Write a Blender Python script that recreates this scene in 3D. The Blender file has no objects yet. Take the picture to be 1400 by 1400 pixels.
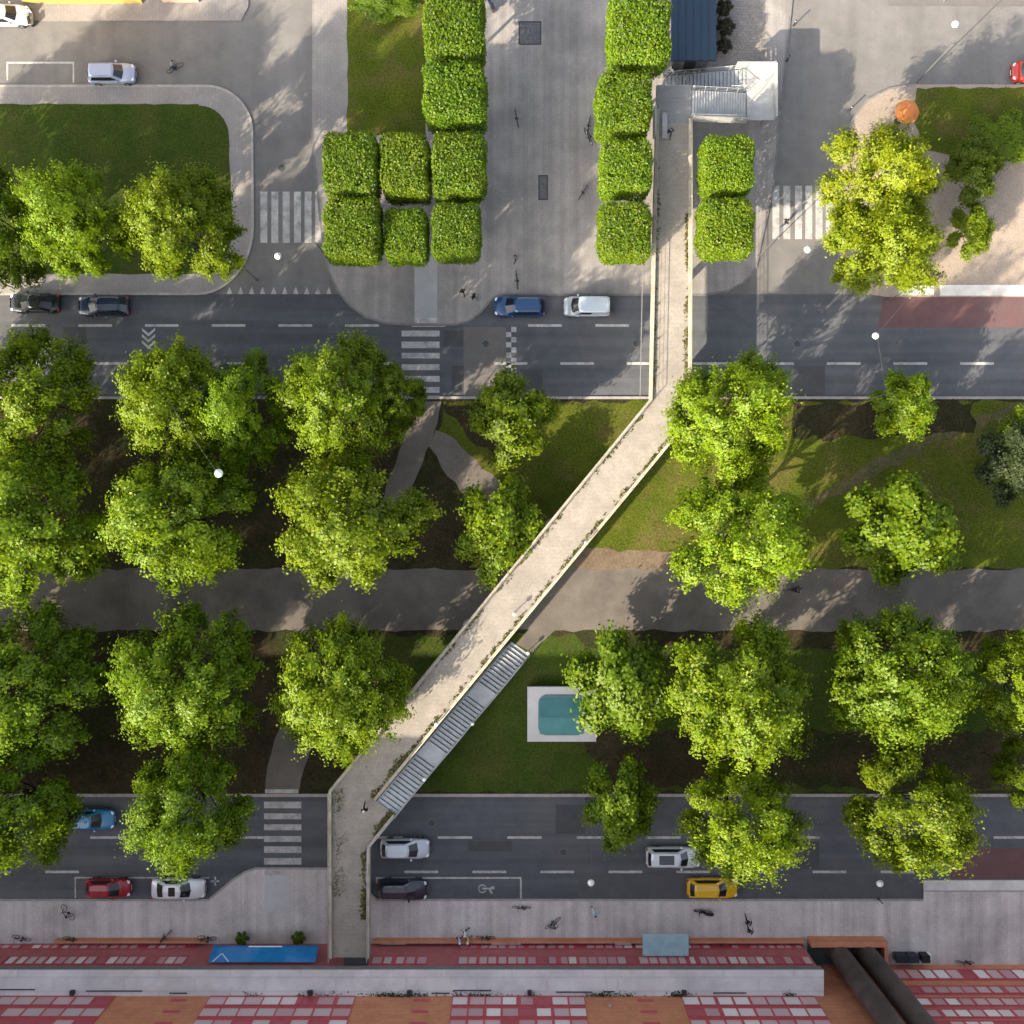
import bpy, bmesh, math, random
import numpy as np
from mathutils import Vector, Matrix

R = math.radians
sc = bpy.context.scene
col = sc.collection
CAMH = 95.0            # height of the drone above the street
PXM = 15.0             # photograph pixels per metre on the ground
random.seed(4)

def P(px, py, z=0.0):
    """a point of the 1400 px photograph at height z -> world x, y"""
    s = (CAMH - z) / CAMH / PXM
    return ((px - 700) * s, (700 - py) * s)

def P3(px, py, z=0.0):
    x, y = P(px, py, z)
    return Vector((x, y, z))

# ------------------------------------------------------------------ materials
MATS = {}
def mat(name, c1, c2=None, rough=0.8, scale=0.6, detail=6, big=None, big_scale=0.08, big_amt=0.35,
        streak=None, bump=0.0, bump_scale=20, spec=0.3, metal=0.0, brick=None, grain=None):
    """two-tone noise surface, optional large blotches (big), bump, paving pattern (brick=(w,h,strength)), fine grain"""
    if name in MATS: return MATS[name]
    m = bpy.data.materials.new(name); m.use_nodes = True
    nt = m.node_tree; N = nt.nodes; Lk = nt.links
    b = N['Principled BSDF']
    b.inputs['Roughness'].default_value = rough
    b.inputs['Metallic'].default_value = metal
    b.inputs['Specular IOR Level'].default_value = spec
    c2 = c2 or tuple(min(1, v * 1.25) for v in c1)
    geo = N.new('ShaderNodeNewGeometry')
    def noise(s, d=6, r=0.6):
        n = N.new('ShaderNodeTexNoise'); n.inputs['Scale'].default_value = s
        n.inputs['Detail'].default_value = d; n.inputs['Roughness'].default_value = r
        Lk.new(geo.outputs['Position'], n.inputs['Vector']); return n
    def ramp(src, a, bb):
        r = N.new('ShaderNodeMapRange'); r.inputs[1].default_value = a; r.inputs[2].default_value = bb
        Lk.new(src, r.inputs[0]); return r.outputs[0]
    def mix(f, a, bb, mode='MIX'):
        x = N.new('ShaderNodeMix'); x.data_type = 'RGBA'; x.blend_type = mode
        if isinstance(f, float): x.inputs[0].default_value = f
        else: Lk.new(f, x.inputs[0])
        for k, v in ((6, a), (7, bb)):
            if isinstance(v, tuple): x.inputs[k].default_value = (*v[:3], 1)
            else: Lk.new(v, x.inputs[k])
        return x.outputs[2]
    out = mix(ramp(noise(scale, detail).outputs[0], .32, .68), c1, c2)
    if big:
        f = ramp(noise(big_scale, 5, .65).outputs[0], .48, .66)
        mm = N.new('ShaderNodeMath'); mm.operation = 'MULTIPLY'; mm.inputs[1].default_value = big_amt
        Lk.new(f, mm.inputs[0]); out = mix(mm.outputs[0], out, big)
    if streak:
        mp = N.new('ShaderNodeMapping'); mp.inputs['Scale'].default_value = (streak[0], streak[1], 1)
        Lk.new(geo.outputs['Position'], mp.inputs['Vector'])
        sn = N.new('ShaderNodeTexNoise'); sn.inputs['Scale'].default_value = 1; sn.inputs['Detail'].default_value = 5
        Lk.new(mp.outputs[0], sn.inputs['Vector'])
        sr = N.new('ShaderNodeMapRange'); sr.inputs[1].default_value = .35; sr.inputs[2].default_value = .65; sr.inputs[3].default_value = 1 - streak[2]; sr.inputs[4].default_value = 1 + streak[2]
        Lk.new(sn.outputs[0], sr.inputs[0])
        sv = N.new('ShaderNodeVectorMath'); sv.operation = 'SCALE'; Lk.new(out, sv.inputs[0]); Lk.new(sr.outputs[0], sv.inputs['Scale']); out = sv.outputs[0]
    if grain:
        g = ramp(noise(grain[0], 2).outputs[0], .3, .7)
        gr = N.new('ShaderNodeMapRange'); gr.inputs[3].default_value = 1 - grain[1]; gr.inputs[4].default_value = 1 + grain[1]
        Lk.new(g, gr.inputs[0])
        vm = N.new('ShaderNodeVectorMath'); vm.operation = 'SCALE'
        Lk.new(out, vm.inputs[0]); Lk.new(gr.outputs[0], vm.inputs['Scale']); out = vm.outputs[0]
    if brick:
        bt = N.new('ShaderNodeTexBrick')
        bt.inputs['Scale'].default_value = 1; bt.inputs['Brick Width'].default_value = brick[0]
        bt.inputs['Row Height'].default_value = brick[1]; bt.inputs['Mortar Size'].default_value = min(brick[:2]) * .07
        k = brick[2]
        bt.inputs['Color1'].default_value = (1 + k * .5,) * 3 + (1,); bt.inputs['Color2'].default_value = (1 - k * .5,) * 3 + (1,)
        bt.inputs['Mortar'].default_value = (1 - k * 1.6,) * 3 + (1,)
        src = geo.outputs['Position']
        if len(brick) > 3:
            mp = N.new('ShaderNodeMapping'); mp.inputs['Rotation'].default_value = (brick[4] if len(brick) > 4 else 0, 0, brick[3])
            Lk.new(src, mp.inputs['Vector']); src = mp.outputs[0]
        Lk.new(src, bt.inputs['Vector'])
        out = mix(1.0, out, bt.outputs['Color'], 'MULTIPLY')
    Lk.new(out, b.inputs['Base Color'])
    if bump:
        bn = N.new('ShaderNodeBump'); bn.inputs['Strength'].default_value = bump; bn.inputs['Distance'].default_value = .05
        Lk.new(noise(bump_scale, 4).outputs[0], bn.inputs['Height']); Lk.new(bn.outputs[0], b.inputs['Normal'])
    MATS[name] = m
    return m

def leafmat(name, c1, c2, c3, trans=0.35, scale=1.1):
    if name in MATS: return MATS[name]
    m = bpy.data.materials.new(name); m.use_nodes = True
    nt = m.node_tree; N = nt.nodes; Lk = nt.links
    N.remove(N['Principled BSDF'])
    tc = N.new('ShaderNodeTexCoord'); oi = N.new('ShaderNodeObjectInfo')
    n1 = N.new('ShaderNodeTexNoise'); n1.inputs['Scale'].default_value = scale; n1.inputs['Detail'].default_value = 3
    n2 = N.new('ShaderNodeTexNoise'); n2.inputs['Scale'].default_value = 5.5; n2.inputs['Detail'].default_value = 1
    Lk.new(tc.outputs['Object'], n1.inputs['Vector']); Lk.new(tc.outputs['Object'], n2.inputs['Vector'])
    r1 = N.new('ShaderNodeMapRange'); r1.inputs[1].default_value = .35; r1.inputs[2].default_value = .65; Lk.new(n1.outputs[0], r1.inputs[0])
    r2 = N.new('ShaderNodeMapRange'); r2.inputs[1].default_value = .42; r2.inputs[2].default_value = .68; Lk.new(n2.outputs[0], r2.inputs[0])
    def mix(f, a, b):
        x = N.new('ShaderNodeMix'); x.data_type = 'RGBA'; Lk.new(f, x.inputs[0])
        for k, v in ((6, a), (7, b)):
            if isinstance(v, tuple): x.inputs[k].default_value = (*v, 1)
            else: Lk.new(v, x.inputs[k])
        return x.outputs[2]
    c = mix(r2.outputs[0], mix(r1.outputs[0], c1, c2), c3)
    hs = N.new('ShaderNodeHueSaturation')
    rr = N.new('ShaderNodeMapRange'); rr.inputs[3].default_value = .492; rr.inputs[4].default_value = .51; Lk.new(oi.outputs['Random'], rr.inputs[0])
    Lk.new(rr.outputs[0], hs.inputs['Hue']); Lk.new(c, hs.inputs['Color'])
    rv = N.new('ShaderNodeMath'); rv.operation = 'MULTIPLY_ADD'; rv.inputs[1].default_value = .28; rv.inputs[2].default_value = .86
    fr = N.new('ShaderNodeMath'); fr.operation = 'FRACT'; ml = N.new('ShaderNodeMath'); ml.operation = 'MULTIPLY'; ml.inputs[1].default_value = 7.31
    Lk.new(oi.outputs['Random'], ml.inputs[0]); Lk.new(ml.outputs[0], fr.inputs[0]); Lk.new(fr.outputs[0], rv.inputs[0]); Lk.new(rv.outputs[0], hs.inputs['Value'])
    d = N.new('ShaderNodeBsdfDiffuse'); t = N.new('ShaderNodeBsdfTranslucent'); g = N.new('ShaderNodeBsdfGlossy')
    g.inputs['Roughness'].default_value = .5; g.inputs['Color'].default_value = (.5, .5, .5, 1)
    Lk.new(hs.outputs[0], d.inputs['Color'])
    gm = N.new('ShaderNodeGamma'); gm.inputs[1].default_value = .9
    Lk.new(hs.outputs[0], gm.inputs[0]); Lk.new(gm.outputs[0], t.inputs['Color'])
    a = N.new('ShaderNodeMixShader'); a.inputs[0].default_value = trans
    Lk.new(d.outputs[0], a.inputs[1]); Lk.new(t.outputs[0], a.inputs[2])
    b = N.new('ShaderNodeMixShader'); b.inputs[0].default_value = .03
    Lk.new(a.outputs[0], b.inputs[1]); Lk.new(g.outputs[0], b.inputs[2])
    Lk.new(b.outputs[0], N['Material Output'].inputs['Surface'])
    MATS[name] = m
    return m

def paint(name, c, rough=.25, metal=0.0, coat=.6):
    if name in MATS: return MATS[name]
    m = mat(name, c, tuple(v * .93 for v in c), rough=rough, scale=3, metal=metal, spec=.5)
    b = m.node_tree.nodes['Principled BSDF']
    b.inputs['Coat Weight'].default_value = coat; b.inputs['Coat Roughness'].default_value = .08
    return m

def glass(name, c, rough=.08):
    return mat(name, c, tuple(v * 1.1 for v in c), rough=rough, scale=2, spec=.7)

ASPH = mat('road_asphalt', (.070, .075, .086), (.088, .093, .103), rough=.9, scale=.9, big=(.122, .116, .112), big_scale=.07, big_amt=.55, streak=(.03, .9, .16), grain=(9, .12), bump=.25, bump_scale=30)
ASPH2 = mat('side_street_asphalt', (.122, .118, .116), (.152, .146, .140), rough=.9, scale=.7, big=(.20, .19, .18), big_scale=.06, big_amt=.5, streak=(.5, .04, .09), grain=(9, .09), bump=.2, bump_scale=30)
ASPH3 = mat('patched_asphalt', (.112, .104, .100), (.132, .124, .118), rough=.9, scale=.8, grain=(9, .10))
PAVE = mat('plaza_setts', (.215, .202, .192), (.275, .257, .243), rough=.88, scale=.5, big=(.155, .147, .142), big_scale=.13, big_amt=.75, streak=(1.3, .03, .13), grain=(7, .10), brick=(.6, .28, .06, R(90)))  # large blotches paint sun flecks as well as stains into the colour
PAVE2 = mat('pavement_slabs', (.205, .190, .180), (.255, .238, .225), rough=.88, scale=.5, big=(.17, .162, .16), big_scale=.1, big_amt=.5, grain=(7, .09), brick=(.5, .3, .07, R(90)))
PAVEL = mat('smooth_slabs', (.27, .275, .285), (.32, .322, .33), rough=.85, scale=.6, grain=(8, .06))
KERB = mat('kerb_granite', (.24, .225, .21), (.33, .31, .285), rough=.85, scale=2, grain=(10, .1))
KERBW = mat('pale_kerb', (.50, .48, .45), (.62, .60, .56), rough=.8, scale=1.2, big=(.35, .33, .31), big_scale=.4, big_amt=.6)
REDASPH = mat('red_asphalt', (.105, .056, .057), (.130, .068, .068), rough=.9, scale=.8, big=(.10, .078, .077), big_scale=.15, big_amt=.6, grain=(9, .1))
GRASS = mat('lawn_grass', (.046, .066, .008), (.078, .092, .012), rough=.95, scale=.35, big=(.100, .078, .030), big_scale=.22, big_amt=.8, grain=(6, .35), bump=.6, bump_scale=9, spec=.05)
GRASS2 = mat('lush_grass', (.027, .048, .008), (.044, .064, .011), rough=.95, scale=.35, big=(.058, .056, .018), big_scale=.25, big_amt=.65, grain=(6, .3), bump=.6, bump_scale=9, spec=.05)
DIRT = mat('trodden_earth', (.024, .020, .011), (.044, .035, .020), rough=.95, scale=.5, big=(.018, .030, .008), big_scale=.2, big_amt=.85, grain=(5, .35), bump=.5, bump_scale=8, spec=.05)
GRAVEL = mat('park_path', (.098, .087, .077), (.140, .125, .108), rough=.92, scale=.35, big=(.072, .063, .056), big_scale=.16, big_amt=.75, grain=(8, .12))
SAND = mat('sandy_yard', (.25, .205, .165), (.31, .255, .205), rough=.95, scale=.6, big=(.20, .165, .14), big_scale=.15, big_amt=.6, grain=(6, .16))
WHITE = mat('road_paint', (.30, .295, .29), (.42, .41, .40), rough=.7, scale=1.2, big=(.17, .168, .168), big_scale=1.1, big_amt=.75, grain=(6, .12))
WHITE2 = mat('thin_road_paint', (.33, .325, .31), (.45, .44, .42), rough=.7, scale=1.2, big=(.17, .17, .17), big_scale=1.3, big_amt=.7, grain=(6, .15))
DECK = mat('deck_concrete', (.215, .193, .165), (.270, .244, .209), rough=.88, scale=.9, big=(.19, .17, .15), big_scale=.3, big_amt=.55, grain=(7, .12), brick=(1.1, .36, .04))
DECKP = mat('deck_planks', (.175, .175, .175), (.215, .213, .21), rough=.85, scale=1.2, brick=(3.0, .16, .14), grain=(7, .08))
PARAP = mat('parapet_concrete', (.30, .275, .22), (.38, .345, .28), rough=.85, scale=1.5, big=(.20, .185, .12), big_scale=.5, big_amt=.6)
CONC = mat('grey_concrete', (.27, .27, .275), (.34, .34, .345), rough=.85, scale=1.2, big=(.22, .22, .22), big_scale=.3, big_amt=.5, grain=(6, .08))
STEEL = mat('galvanised_steel', (.34, .36, .37), (.44, .455, .465), rough=.5, scale=2, metal=.3)
STEELW = mat('white_painted_steel', (.30, .305, .30), (.39, .395, .39), rough=.6, scale=1.2, big=(.26, .27, .27), big_scale=.5, big_amt=.4)
GREYM = mat('weathered_steel', (.10, .10, .10), (.14, .14, .14), rough=.6, scale=3)
DARK = mat('dark_metal', (.022, .023, .026), (.035, .036, .04), rough=.5, scale=3)
RUBBER = mat('rubber', (.012, .012, .012), (.02, .02, .02), rough=.8, scale=4)
CHROME = mat('bright_metal', (.5, .5, .52), (.6, .6, .6), rough=.25, metal=.9, scale=3)
CARGLASS = glass('car_glass', (.012, .016, .020))
LAMPW = mat('lamp_white', (.80, .80, .78), (.86, .86, .84), rough=.35, scale=2)
RED = paint('red_lens', (.35, .01, .01))
LENS = paint('clear_lens', (.7, .72, .75), rough=.1)
PLATE = mat('number_plate', (.7, .7, .68), (.75, .75, .72), rough=.4)
BARK = mat('bark', (.075, .060, .046), (.125, .105, .082), rough=.95, scale=3, bump=.7, bump_scale=12, spec=.1)
LEAF_A = leafmat('avenue_leaves', (.138, .212, .006), (.190, .240, .005), (.090, .168, .007), trans=.40)
LEAF_B = leafmat('darker_avenue_leaves', (.105, .170, .006), (.150, .205, .006), (.075, .140, .008), trans=.40)  # darker green than the main avenue leaves
LEAF_P = leafmat('clipped_leaves', (.105, .178, .005), (.145, .205, .005), (.062, .125, .006), trans=.34, scale=.8)
LEAF_G = leafmat('grey_green_leaves', (.040, .062, .020), (.058, .082, .026), (.028, .046, .016), trans=.25)
LEAF_Y = leafmat('yellow_green_leaves', (.195, .250, .005), (.250, .280, .004), (.135, .205, .006), trans=.42)
LEAF_R = leafmat('brownish_leaves', (.035, .028, .020), (.055, .042, .030), (.030, .034, .016), trans=.2)
WEED = leafmat('weeds', (.130, .120, .028), (.170, .145, .045), (.085, .095, .024), trans=.2, scale=2)

# ------------------------------------------------------------------ object helpers
def tag(o, label, cat, group=None, kind=None):
    o['label'] = label; o['category'] = cat
    if group: o['group'] = group
    if kind: o['kind'] = kind
    return o

def empty(name, loc=(0, 0, 0), rz=0.0):
    o = bpy.data.objects.new(name, None); col.objects.link(o)
    o.location = loc; o.rotation_euler = (0, 0, rz); o.empty_display_size = .3
    return o

def link(name, me, parent=None, m=None):
    o = bpy.data.objects.new(name, me); col.objects.link(o)
    if parent is not None: o.parent = parent
    if m is not None and len(me.materials) == 0: me.materials.append(m)
    return o

class MB:
    """collects shapes into one bmesh, builds one mesh object"""
    def __init__(s): s.bm = bmesh.new()
    def verts(s, pts): return [s.bm.verts.new(p) for p in pts]
    def poly(s, pts):
        v = s.verts(pts); return s.bm.faces.new(v)
    def box(s, x0, x1, y0, y1, z0, z1):
        v = s.verts([(x0, y0, z0), (x1, y0, z0), (x1, y1, z0), (x0, y1, z0), (x0, y0, z1), (x1, y0, z1), (x1, y1, z1), (x0, y1, z1)])
        for f in ((3, 2, 1, 0), (4, 5, 6, 7), (0, 1, 5, 4), (1, 2, 6, 5), (2, 3, 7, 6), (3, 0, 4, 7)):
            s.bm.faces.new([v[i] for i in f])
        return s
    def obox(s, c, ux, uy, hx, hy, z0, z1):
        """box on horizontal axes ux, uy (2d)"""
        cs = [(c[0] + a * hx * ux[0] + b * hy * uy[0], c[1] + a * hx * ux[1] + b * hy * uy[1]) for a, b in ((-1, -1), (1, -1), (1, 1), (-1, 1))]
        return s.prism(cs, z0, z1)
    def prism(s, pts, z0, z1):
        """2-d outline raised from z0 to z1 (z may be a list per point)"""
        n = len(pts)
        a = sum(pts[i][0] * pts[(i + 1) % n][1] - pts[(i + 1) % n][0] * pts[i][1] for i in range(n))
        if a < 0: pts = pts[::-1]
        lo = s.verts([(p[0], p[1], z0) for p in pts]); hi = s.verts([(p[0], p[1], z1) for p in pts])
        s.bm.faces.new(lo[::-1]); s.bm.faces.new(hi)
        for i in range(n):
            j = (i + 1) % n
            s.bm.faces.new([lo[i], lo[j], hi[j], hi[i]])
        return s
    def sheet(s, pts, z):
        n = len(pts)
        a = sum(pts[i][0] * pts[(i + 1) % n][1] - pts[(i + 1) % n][0] * pts[i][1] for i in range(n))
        if a < 0: pts = pts[::-1]
        s.bm.faces.new(s.verts([(p[0], p[1], z) for p in pts])); return s
    def tube(s, pts, r, n=8, cap=True):
        """swept tube along points; r a number or one per point"""
        pts = [Vector(p) for p in pts]
        rs = r if isinstance(r, (list, tuple)) else [r] * len(pts)
        rings = []
        for i, p in enumerate(pts):
            d = (pts[min(i + 1, len(pts) - 1)] - pts[max(i - 1, 0)]).normalized()
            a = d.cross(Vector((0, 0, 1)))
            if a.length < 1e-3: a = d.cross(Vector((1, 0, 0)))
            a.normalize(); b = d.cross(a).normalized()
            rings.append(s.verts([p + (a * math.cos(2 * math.pi * k / n) + b * math.sin(2 * math.pi * k / n)) * rs[i] for k in range(n)]))
        for i in range(len(rings) - 1):
            for k in range(n):
                s.bm.faces.new([rings[i][k], rings[i][(k + 1) % n], rings[i + 1][(k + 1) % n], rings[i + 1][k]])
        if cap:
            s.bm.faces.new(rings[0][::-1]); s.bm.faces.new(rings[-1])
        return s
    def lathe(s, prof, c=(0, 0, 0), n=16, axis='z'):
        rings = []
        for r, z in prof:
            ring = []
            for k in range(n):
                a = 2 * math.pi * k / n
                if axis == 'z': p = (c[0] + r * math.cos(a), c[1] + r * math.sin(a), c[2] + z)
                elif axis == 'y': p = (c[0] + r * math.cos(a), c[1] + z, c[2] + r * math.sin(a))
                else: p = (c[0] + z, c[1] + r * math.cos(a), c[2] + r * math.sin(a))
                ring.append(p)
            rings.append(s.verts(ring))
        for i in range(len(rings) - 1):
            for k in range(n):
                s.bm.faces.new([rings[i][k], rings[i][(k + 1) % n], rings[i + 1][(k + 1) % n], rings[i + 1][k]])
        s.bm.faces.new(rings[0][::-1]); s.bm.faces.new(rings[-1])
        return s
    def mesh(s, name, m, smooth=False, bevel=0.0):
        bmesh.ops.recalc_face_normals(s.bm, faces=s.bm.faces[:])
        if bevel:
            bmesh.ops.bevel(s.bm, geom=[e for e in s.bm.edges if len(e.link_faces) == 2 and e.calc_face_angle(0) > .6], offset=bevel, segments=2, affect='EDGES', profile=.6)
        bmesh.ops.triangulate(s.bm, faces=[f for f in s.bm.faces if len(f.verts) > 4])
        me = bpy.data.meshes.new(name); s.bm.to_mesh(me); s.bm.free()
        if smooth: me.polygons.foreach_set('use_smooth', [True] * len(me.polygons))
        me.materials.append(m)
        return me
    def build(s, name, m, parent=None, smooth=False, bevel=0.0):
        return link(name, s.mesh(name, m, smooth, bevel), parent)

def px(pts, z=0.0): return [P(a, b, z) for a, b in pts]

def arc(cx, cy, r, a0, a1, n=10, ry=None):
    ry = ry or r
    return [(cx + r * math.cos(R(a0 + (a1 - a0) * i / n)), cy - ry * math.sin(R(a0 + (a1 - a0) * i / n))) for i in range(n + 1)]

def rough_edge(pts, step=1.0, amp=.25, seed=0):
    """world outline with an uneven edge"""
    rnd = random.Random(seed); out = []
    for i in range(len(pts)):
        a, b = Vector(pts[i]), Vector(pts[(i + 1) % len(pts)])
        n = max(1, int((b - a).length / step))
        nn = Vector((-(b - a).y, (b - a).x)).normalized() if (b - a).length else Vector((0, 0))
        for k in range(n):
            p = a.lerp(b, k / n)
            out.append(tuple(p + nn * rnd.uniform(-amp, amp)) if k else tuple(p))
    return out

def ribbon(mb, line, w, z0, z1):
    """kerb: a strip of width w along a world polyline"""
    line = [Vector(p) for p in line]
    l, r = [], []
    for i, p in enumerate(line):
        d = (line[min(i + 1, len(line) - 1)] - line[max(i - 1, 0)]).normalized()
        n = Vector((-d.y, d.x)) * w / 2
        l.append(p + n); r.append(p - n)
    return mb.prism([tuple(p) for p in l] + [tuple(p) for p in r[::-1]], z0, z1)

def structure(o, label, cat): return tag(o, label, cat, kind='structure')

# ------------------------------------------------------------------ ground, roads, pavements
FAR = 260.0
structure(MB().sheet([(-FAR, -FAR), (FAR, -FAR), (FAR, FAR), (-FAR, FAR)], -.03).build('ground', ASPH3), 'wide grey ground under the whole street scene', 'ground')
def band(y0, y1, z, x0=-FAR, x1=FAR):
    return [(x0, P(0, y1)[1]), (x1, P(0, y1)[1]), (x1, P(0, y0)[1]), (x0, P(0, y0)[1])]
structure(MB().sheet(band(402, 545, 0), 0).build('road', ASPH), 'dark asphalt road crossing the picture north of the park strip', 'road')
structure(MB().sheet(band(1086, 1232, 0), 0).build('road', ASPH), 'dark shaded asphalt road between the park strip and the brick building', 'road')
xl, xr = P(300, 0)[0], P(450, 0)[0]
structure(MB().sheet([(xl, P(0, 403)[1]), (xr, P(0, 403)[1]), (xr, FAR), (xl, FAR)], -.004).build('side_street', ASPH2), 'grey side street running up beside the clipped trees to the corner lawn', 'road')
structure(MB().sheet([(-FAR, P(0, 125)[1]), (xl + .01, P(0, 125)[1]), (xl + .01, P(0, 28)[1]), (-FAR, P(0, 28)[1])], -.004).build('side_street', ASPH2), 'grey street with white parking bays below the yellow building', 'road')
structure(MB().sheet([P(1025, 405), P(1215, 405), P(1215, 115), (P(1215, 0)[0], FAR), (P(1025, 0)[0], FAR)], -.006).build('side_street', ASPH2), 'grey side street with a zebra crossing beside the covered bridge stair', 'road')
structure(MB().sheet([P(1214.9, 122), (FAR, P(0, 122)[1]), (FAR, P(0, 8)[1]), P(1214.9, 8)], -.004).build('side_street', ASPH2), 'pale sunlit street with a red car in the far corner', 'road')

# rougher resurfaced patches in the carriageways
mb = MB(); mb.sheet(px([(634, 447), (692, 447), (692, 543), (634, 543)]), .004)
structure(mb.build('road_patch', ASPH3), 'paler brownish square of asphalt next to the checkered crossing line', 'road patch')
mb = MB(); mb.sheet(px([(-20, 407), (560, 443), (560, 446), (-20, 446)]), .004)
mb = MB(); mb.sheet(px([(790, 1196), (1262, 1196), (1262, 1230), (790, 1230)]), .004)
structure(mb.build('road_patch', mat('kerb_lane_asphalt', (.075, .075, .082), (.092, .09, .096), rough=.9, scale=.8, grain=(9, .08))), 'slightly paler kerb lane under the yellow car', 'road patch')
mb = MB()
for a, b, c, d in ((606, 452, 633, 474), (618, 500, 634, 536), (712, 505, 742, 542), (300, 500, 318, 543), (86, 447, 118, 470), (1085, 500, 1128, 541), (760, 1100, 800, 1140), (640, 1150, 700, 1164), (1090, 1150, 1120, 1188)): mb.sheet(px([(a, b), (c, b), (c, d), (a, d)]), .005)
structure(mb.build('road_patch', mat('fresh_asphalt', (.055, .056, .060), (.070, .070, .073), rough=.9, scale=.8, grain=(9, .12))), 'dark repaired rectangles in the two asphalt roads', 'road patch')
structure(MB().sheet(px([(1207, 406), (2400, 406), (2400, 448), (1200, 448)]), .004).build('bus_lane', REDASPH), 'dull red bus stop lane below the pale kerb of the sandy yard', 'road')
structure(MB().sheet(px([(1306, 1160), (2400, 1160), (2400, 1202), (1300, 1202)]), .004).build('bus_lane', REDASPH), 'dull red bus lane on the shaded lower road', 'road')

KZ = .12
def block(name, outline, m, label, cat, z1=KZ): return structure(MB().prism(outline, -.06, z1).build(name, m), label, cat)

# corner lawn at top left with its pavement
lb = [(-1500, 118), (282, 118)] + arc(282, 181, 63, 90, 0, 10) + arc(270, 310, 76, 0, -90, 12, 92) + [(-1500, 402)]
block('pavement', px(lb), PAVE2, 'pale paved strip curving round the corner lawn', 'pavement')
ll = [(-1500, 143), (272, 143)] + arc(272, 186, 41, 90, 0, 8) + [(318, 300)] + arc(262, 315, 56, 0, -90, 8, 60) + [(-1500, 375)]
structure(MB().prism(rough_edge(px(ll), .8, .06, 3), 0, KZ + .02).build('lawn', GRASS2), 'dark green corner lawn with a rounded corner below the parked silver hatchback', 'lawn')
mb = MB(); ribbon(mb, px(lb[1:-1] + [(-600, 402)]), .22, -.05, KZ + .005); ribbon(mb, px([(-600, 118), (282, 118)]), .22, -.05, KZ + .005)
structure(mb.build('kerb', KERB), 'stone kerb round the corner lawn pavement', 'kerb')

# plaza between the side streets
pz = [(427, -1500), (427, 178), (438, 300)] + [(443, 340), (449, 370), (461, 396), (478, 418), (500, 434), (528, 442), (560, 444), (622, 444), (640, 440), (656, 428), (668, 414), (676, 406)] + [(690, 403), (965, 403), (995, 398), (1018, 385), (1033, 366), (1040, 330), (1056, 262), (1082, 0), (1090, -1500)]
block('plaza', px(pz), PAVE, 'wide grey paved plaza with rounded corners between the clipped trees', 'plaza')
mb = MB(); ribbon(mb, px(pz[1:-1]), .2, -.05, KZ + .006)
structure(mb.build('kerb', mat('dark_kerb', (.13, .125, .125), (.19, .18, .175), rough=.85, scale=2)), 'dark stone kerb round the plaza', 'kerb')
structure(MB().sheet(px([(427.5, -300), (475, -300), (475, 182), (436, 262)] + [(431, 178)]), KZ + .004).build('pavement', PAVE2), 'pale pavement strip between the side street and the plaza lawn', 'pavement')
structure(MB().prism(rough_edge(px([(475, -300), (582, -300), (582, 186), (475, 186)]), .9, .08, 9), .05, KZ + .03).build('lawn', GRASS), 'small sunlit lawn between the pale pavement and the clipped trees', 'lawn')
structure(MB().sheet(px([(567, 350), (598, 350), (598, 441), (567, 441)]), KZ + .004).build('pavement', PAVEL), 'smooth bluish slab strip leading to the upper zebra crossing', 'pavement')
structure(MB().sheet(px([(948, -200), (1046, -200), (1046, 92), (948, 92)]), KZ + .004).build('pavement', mat('brown_setts', (.19, .172, .158), (.25, .225, .205), rough=.9, scale=.7, grain=(6, .2), brick=(.5, .25, .16))), 'brownish cobbled strip beside the blue roofed pavilion', 'pavement')
# pavement in front of the yellow building
block('pavement', [(-FAR, P(0, 29)[1]), (P(330, 0)[0], P(0, 29)[1]), (P(340, 0)[0], P(0, 10)[1]), (P(340, 0)[0], FAR * .5), (-FAR, FAR * .5)], PAVE2, 'sunlit pavement along the yellow building', 'pavement')

# right hand block: sandy yard, hedge lawn
rb = [(2500, 116), (1252, 116), (1215, 122), (1186, 136), (1166, 162), (1152, 205), (1146, 270), (1143, 330), (1150, 368), (1166, 390), (1188, 402), (1210, 406), (2500, 406)]
block('pavement', px(rb), SAND, 'sandy paved yard of the block under the bright twin trees', 'yard')
mb = MB(); ribbon(mb, px(rb[1:-2]), .2, -.05, KZ + .006)
structure(mb.build('kerb', mat('dark_kerb', (.1, .1, .1))), 'dark kerb curving round the sandy yard', 'kerb')
structure(MB().prism(rough_edge(px([(1253, 121), (2400, 121), (2400, 222), (1340, 222), (1262, 205), (1250, 170)]), .8, .15, 14), .03, KZ + .03).build('lawn', GRASS), 'dark lawn strip beside the orange parasol', 'lawn')
mb = MB(); mb.box(*(P(1228, 0)[0], P(1276, 0)[0], P(0, 404)[1], P(0, 391)[1], .1, .17)); 
structure(mb.build('kerb', KERBW), 'short pale kerb block beside the twin trees', 'kerb')
mb = MB(); mb.box(P(1284, 0)[0], 110, P(0, 404.5)[1], P(0, 390)[1], .1, .18)
structure(mb.build('kerb', KERBW), 'long white bus stop kerb below the sandy yard', 'kerb')

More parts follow.
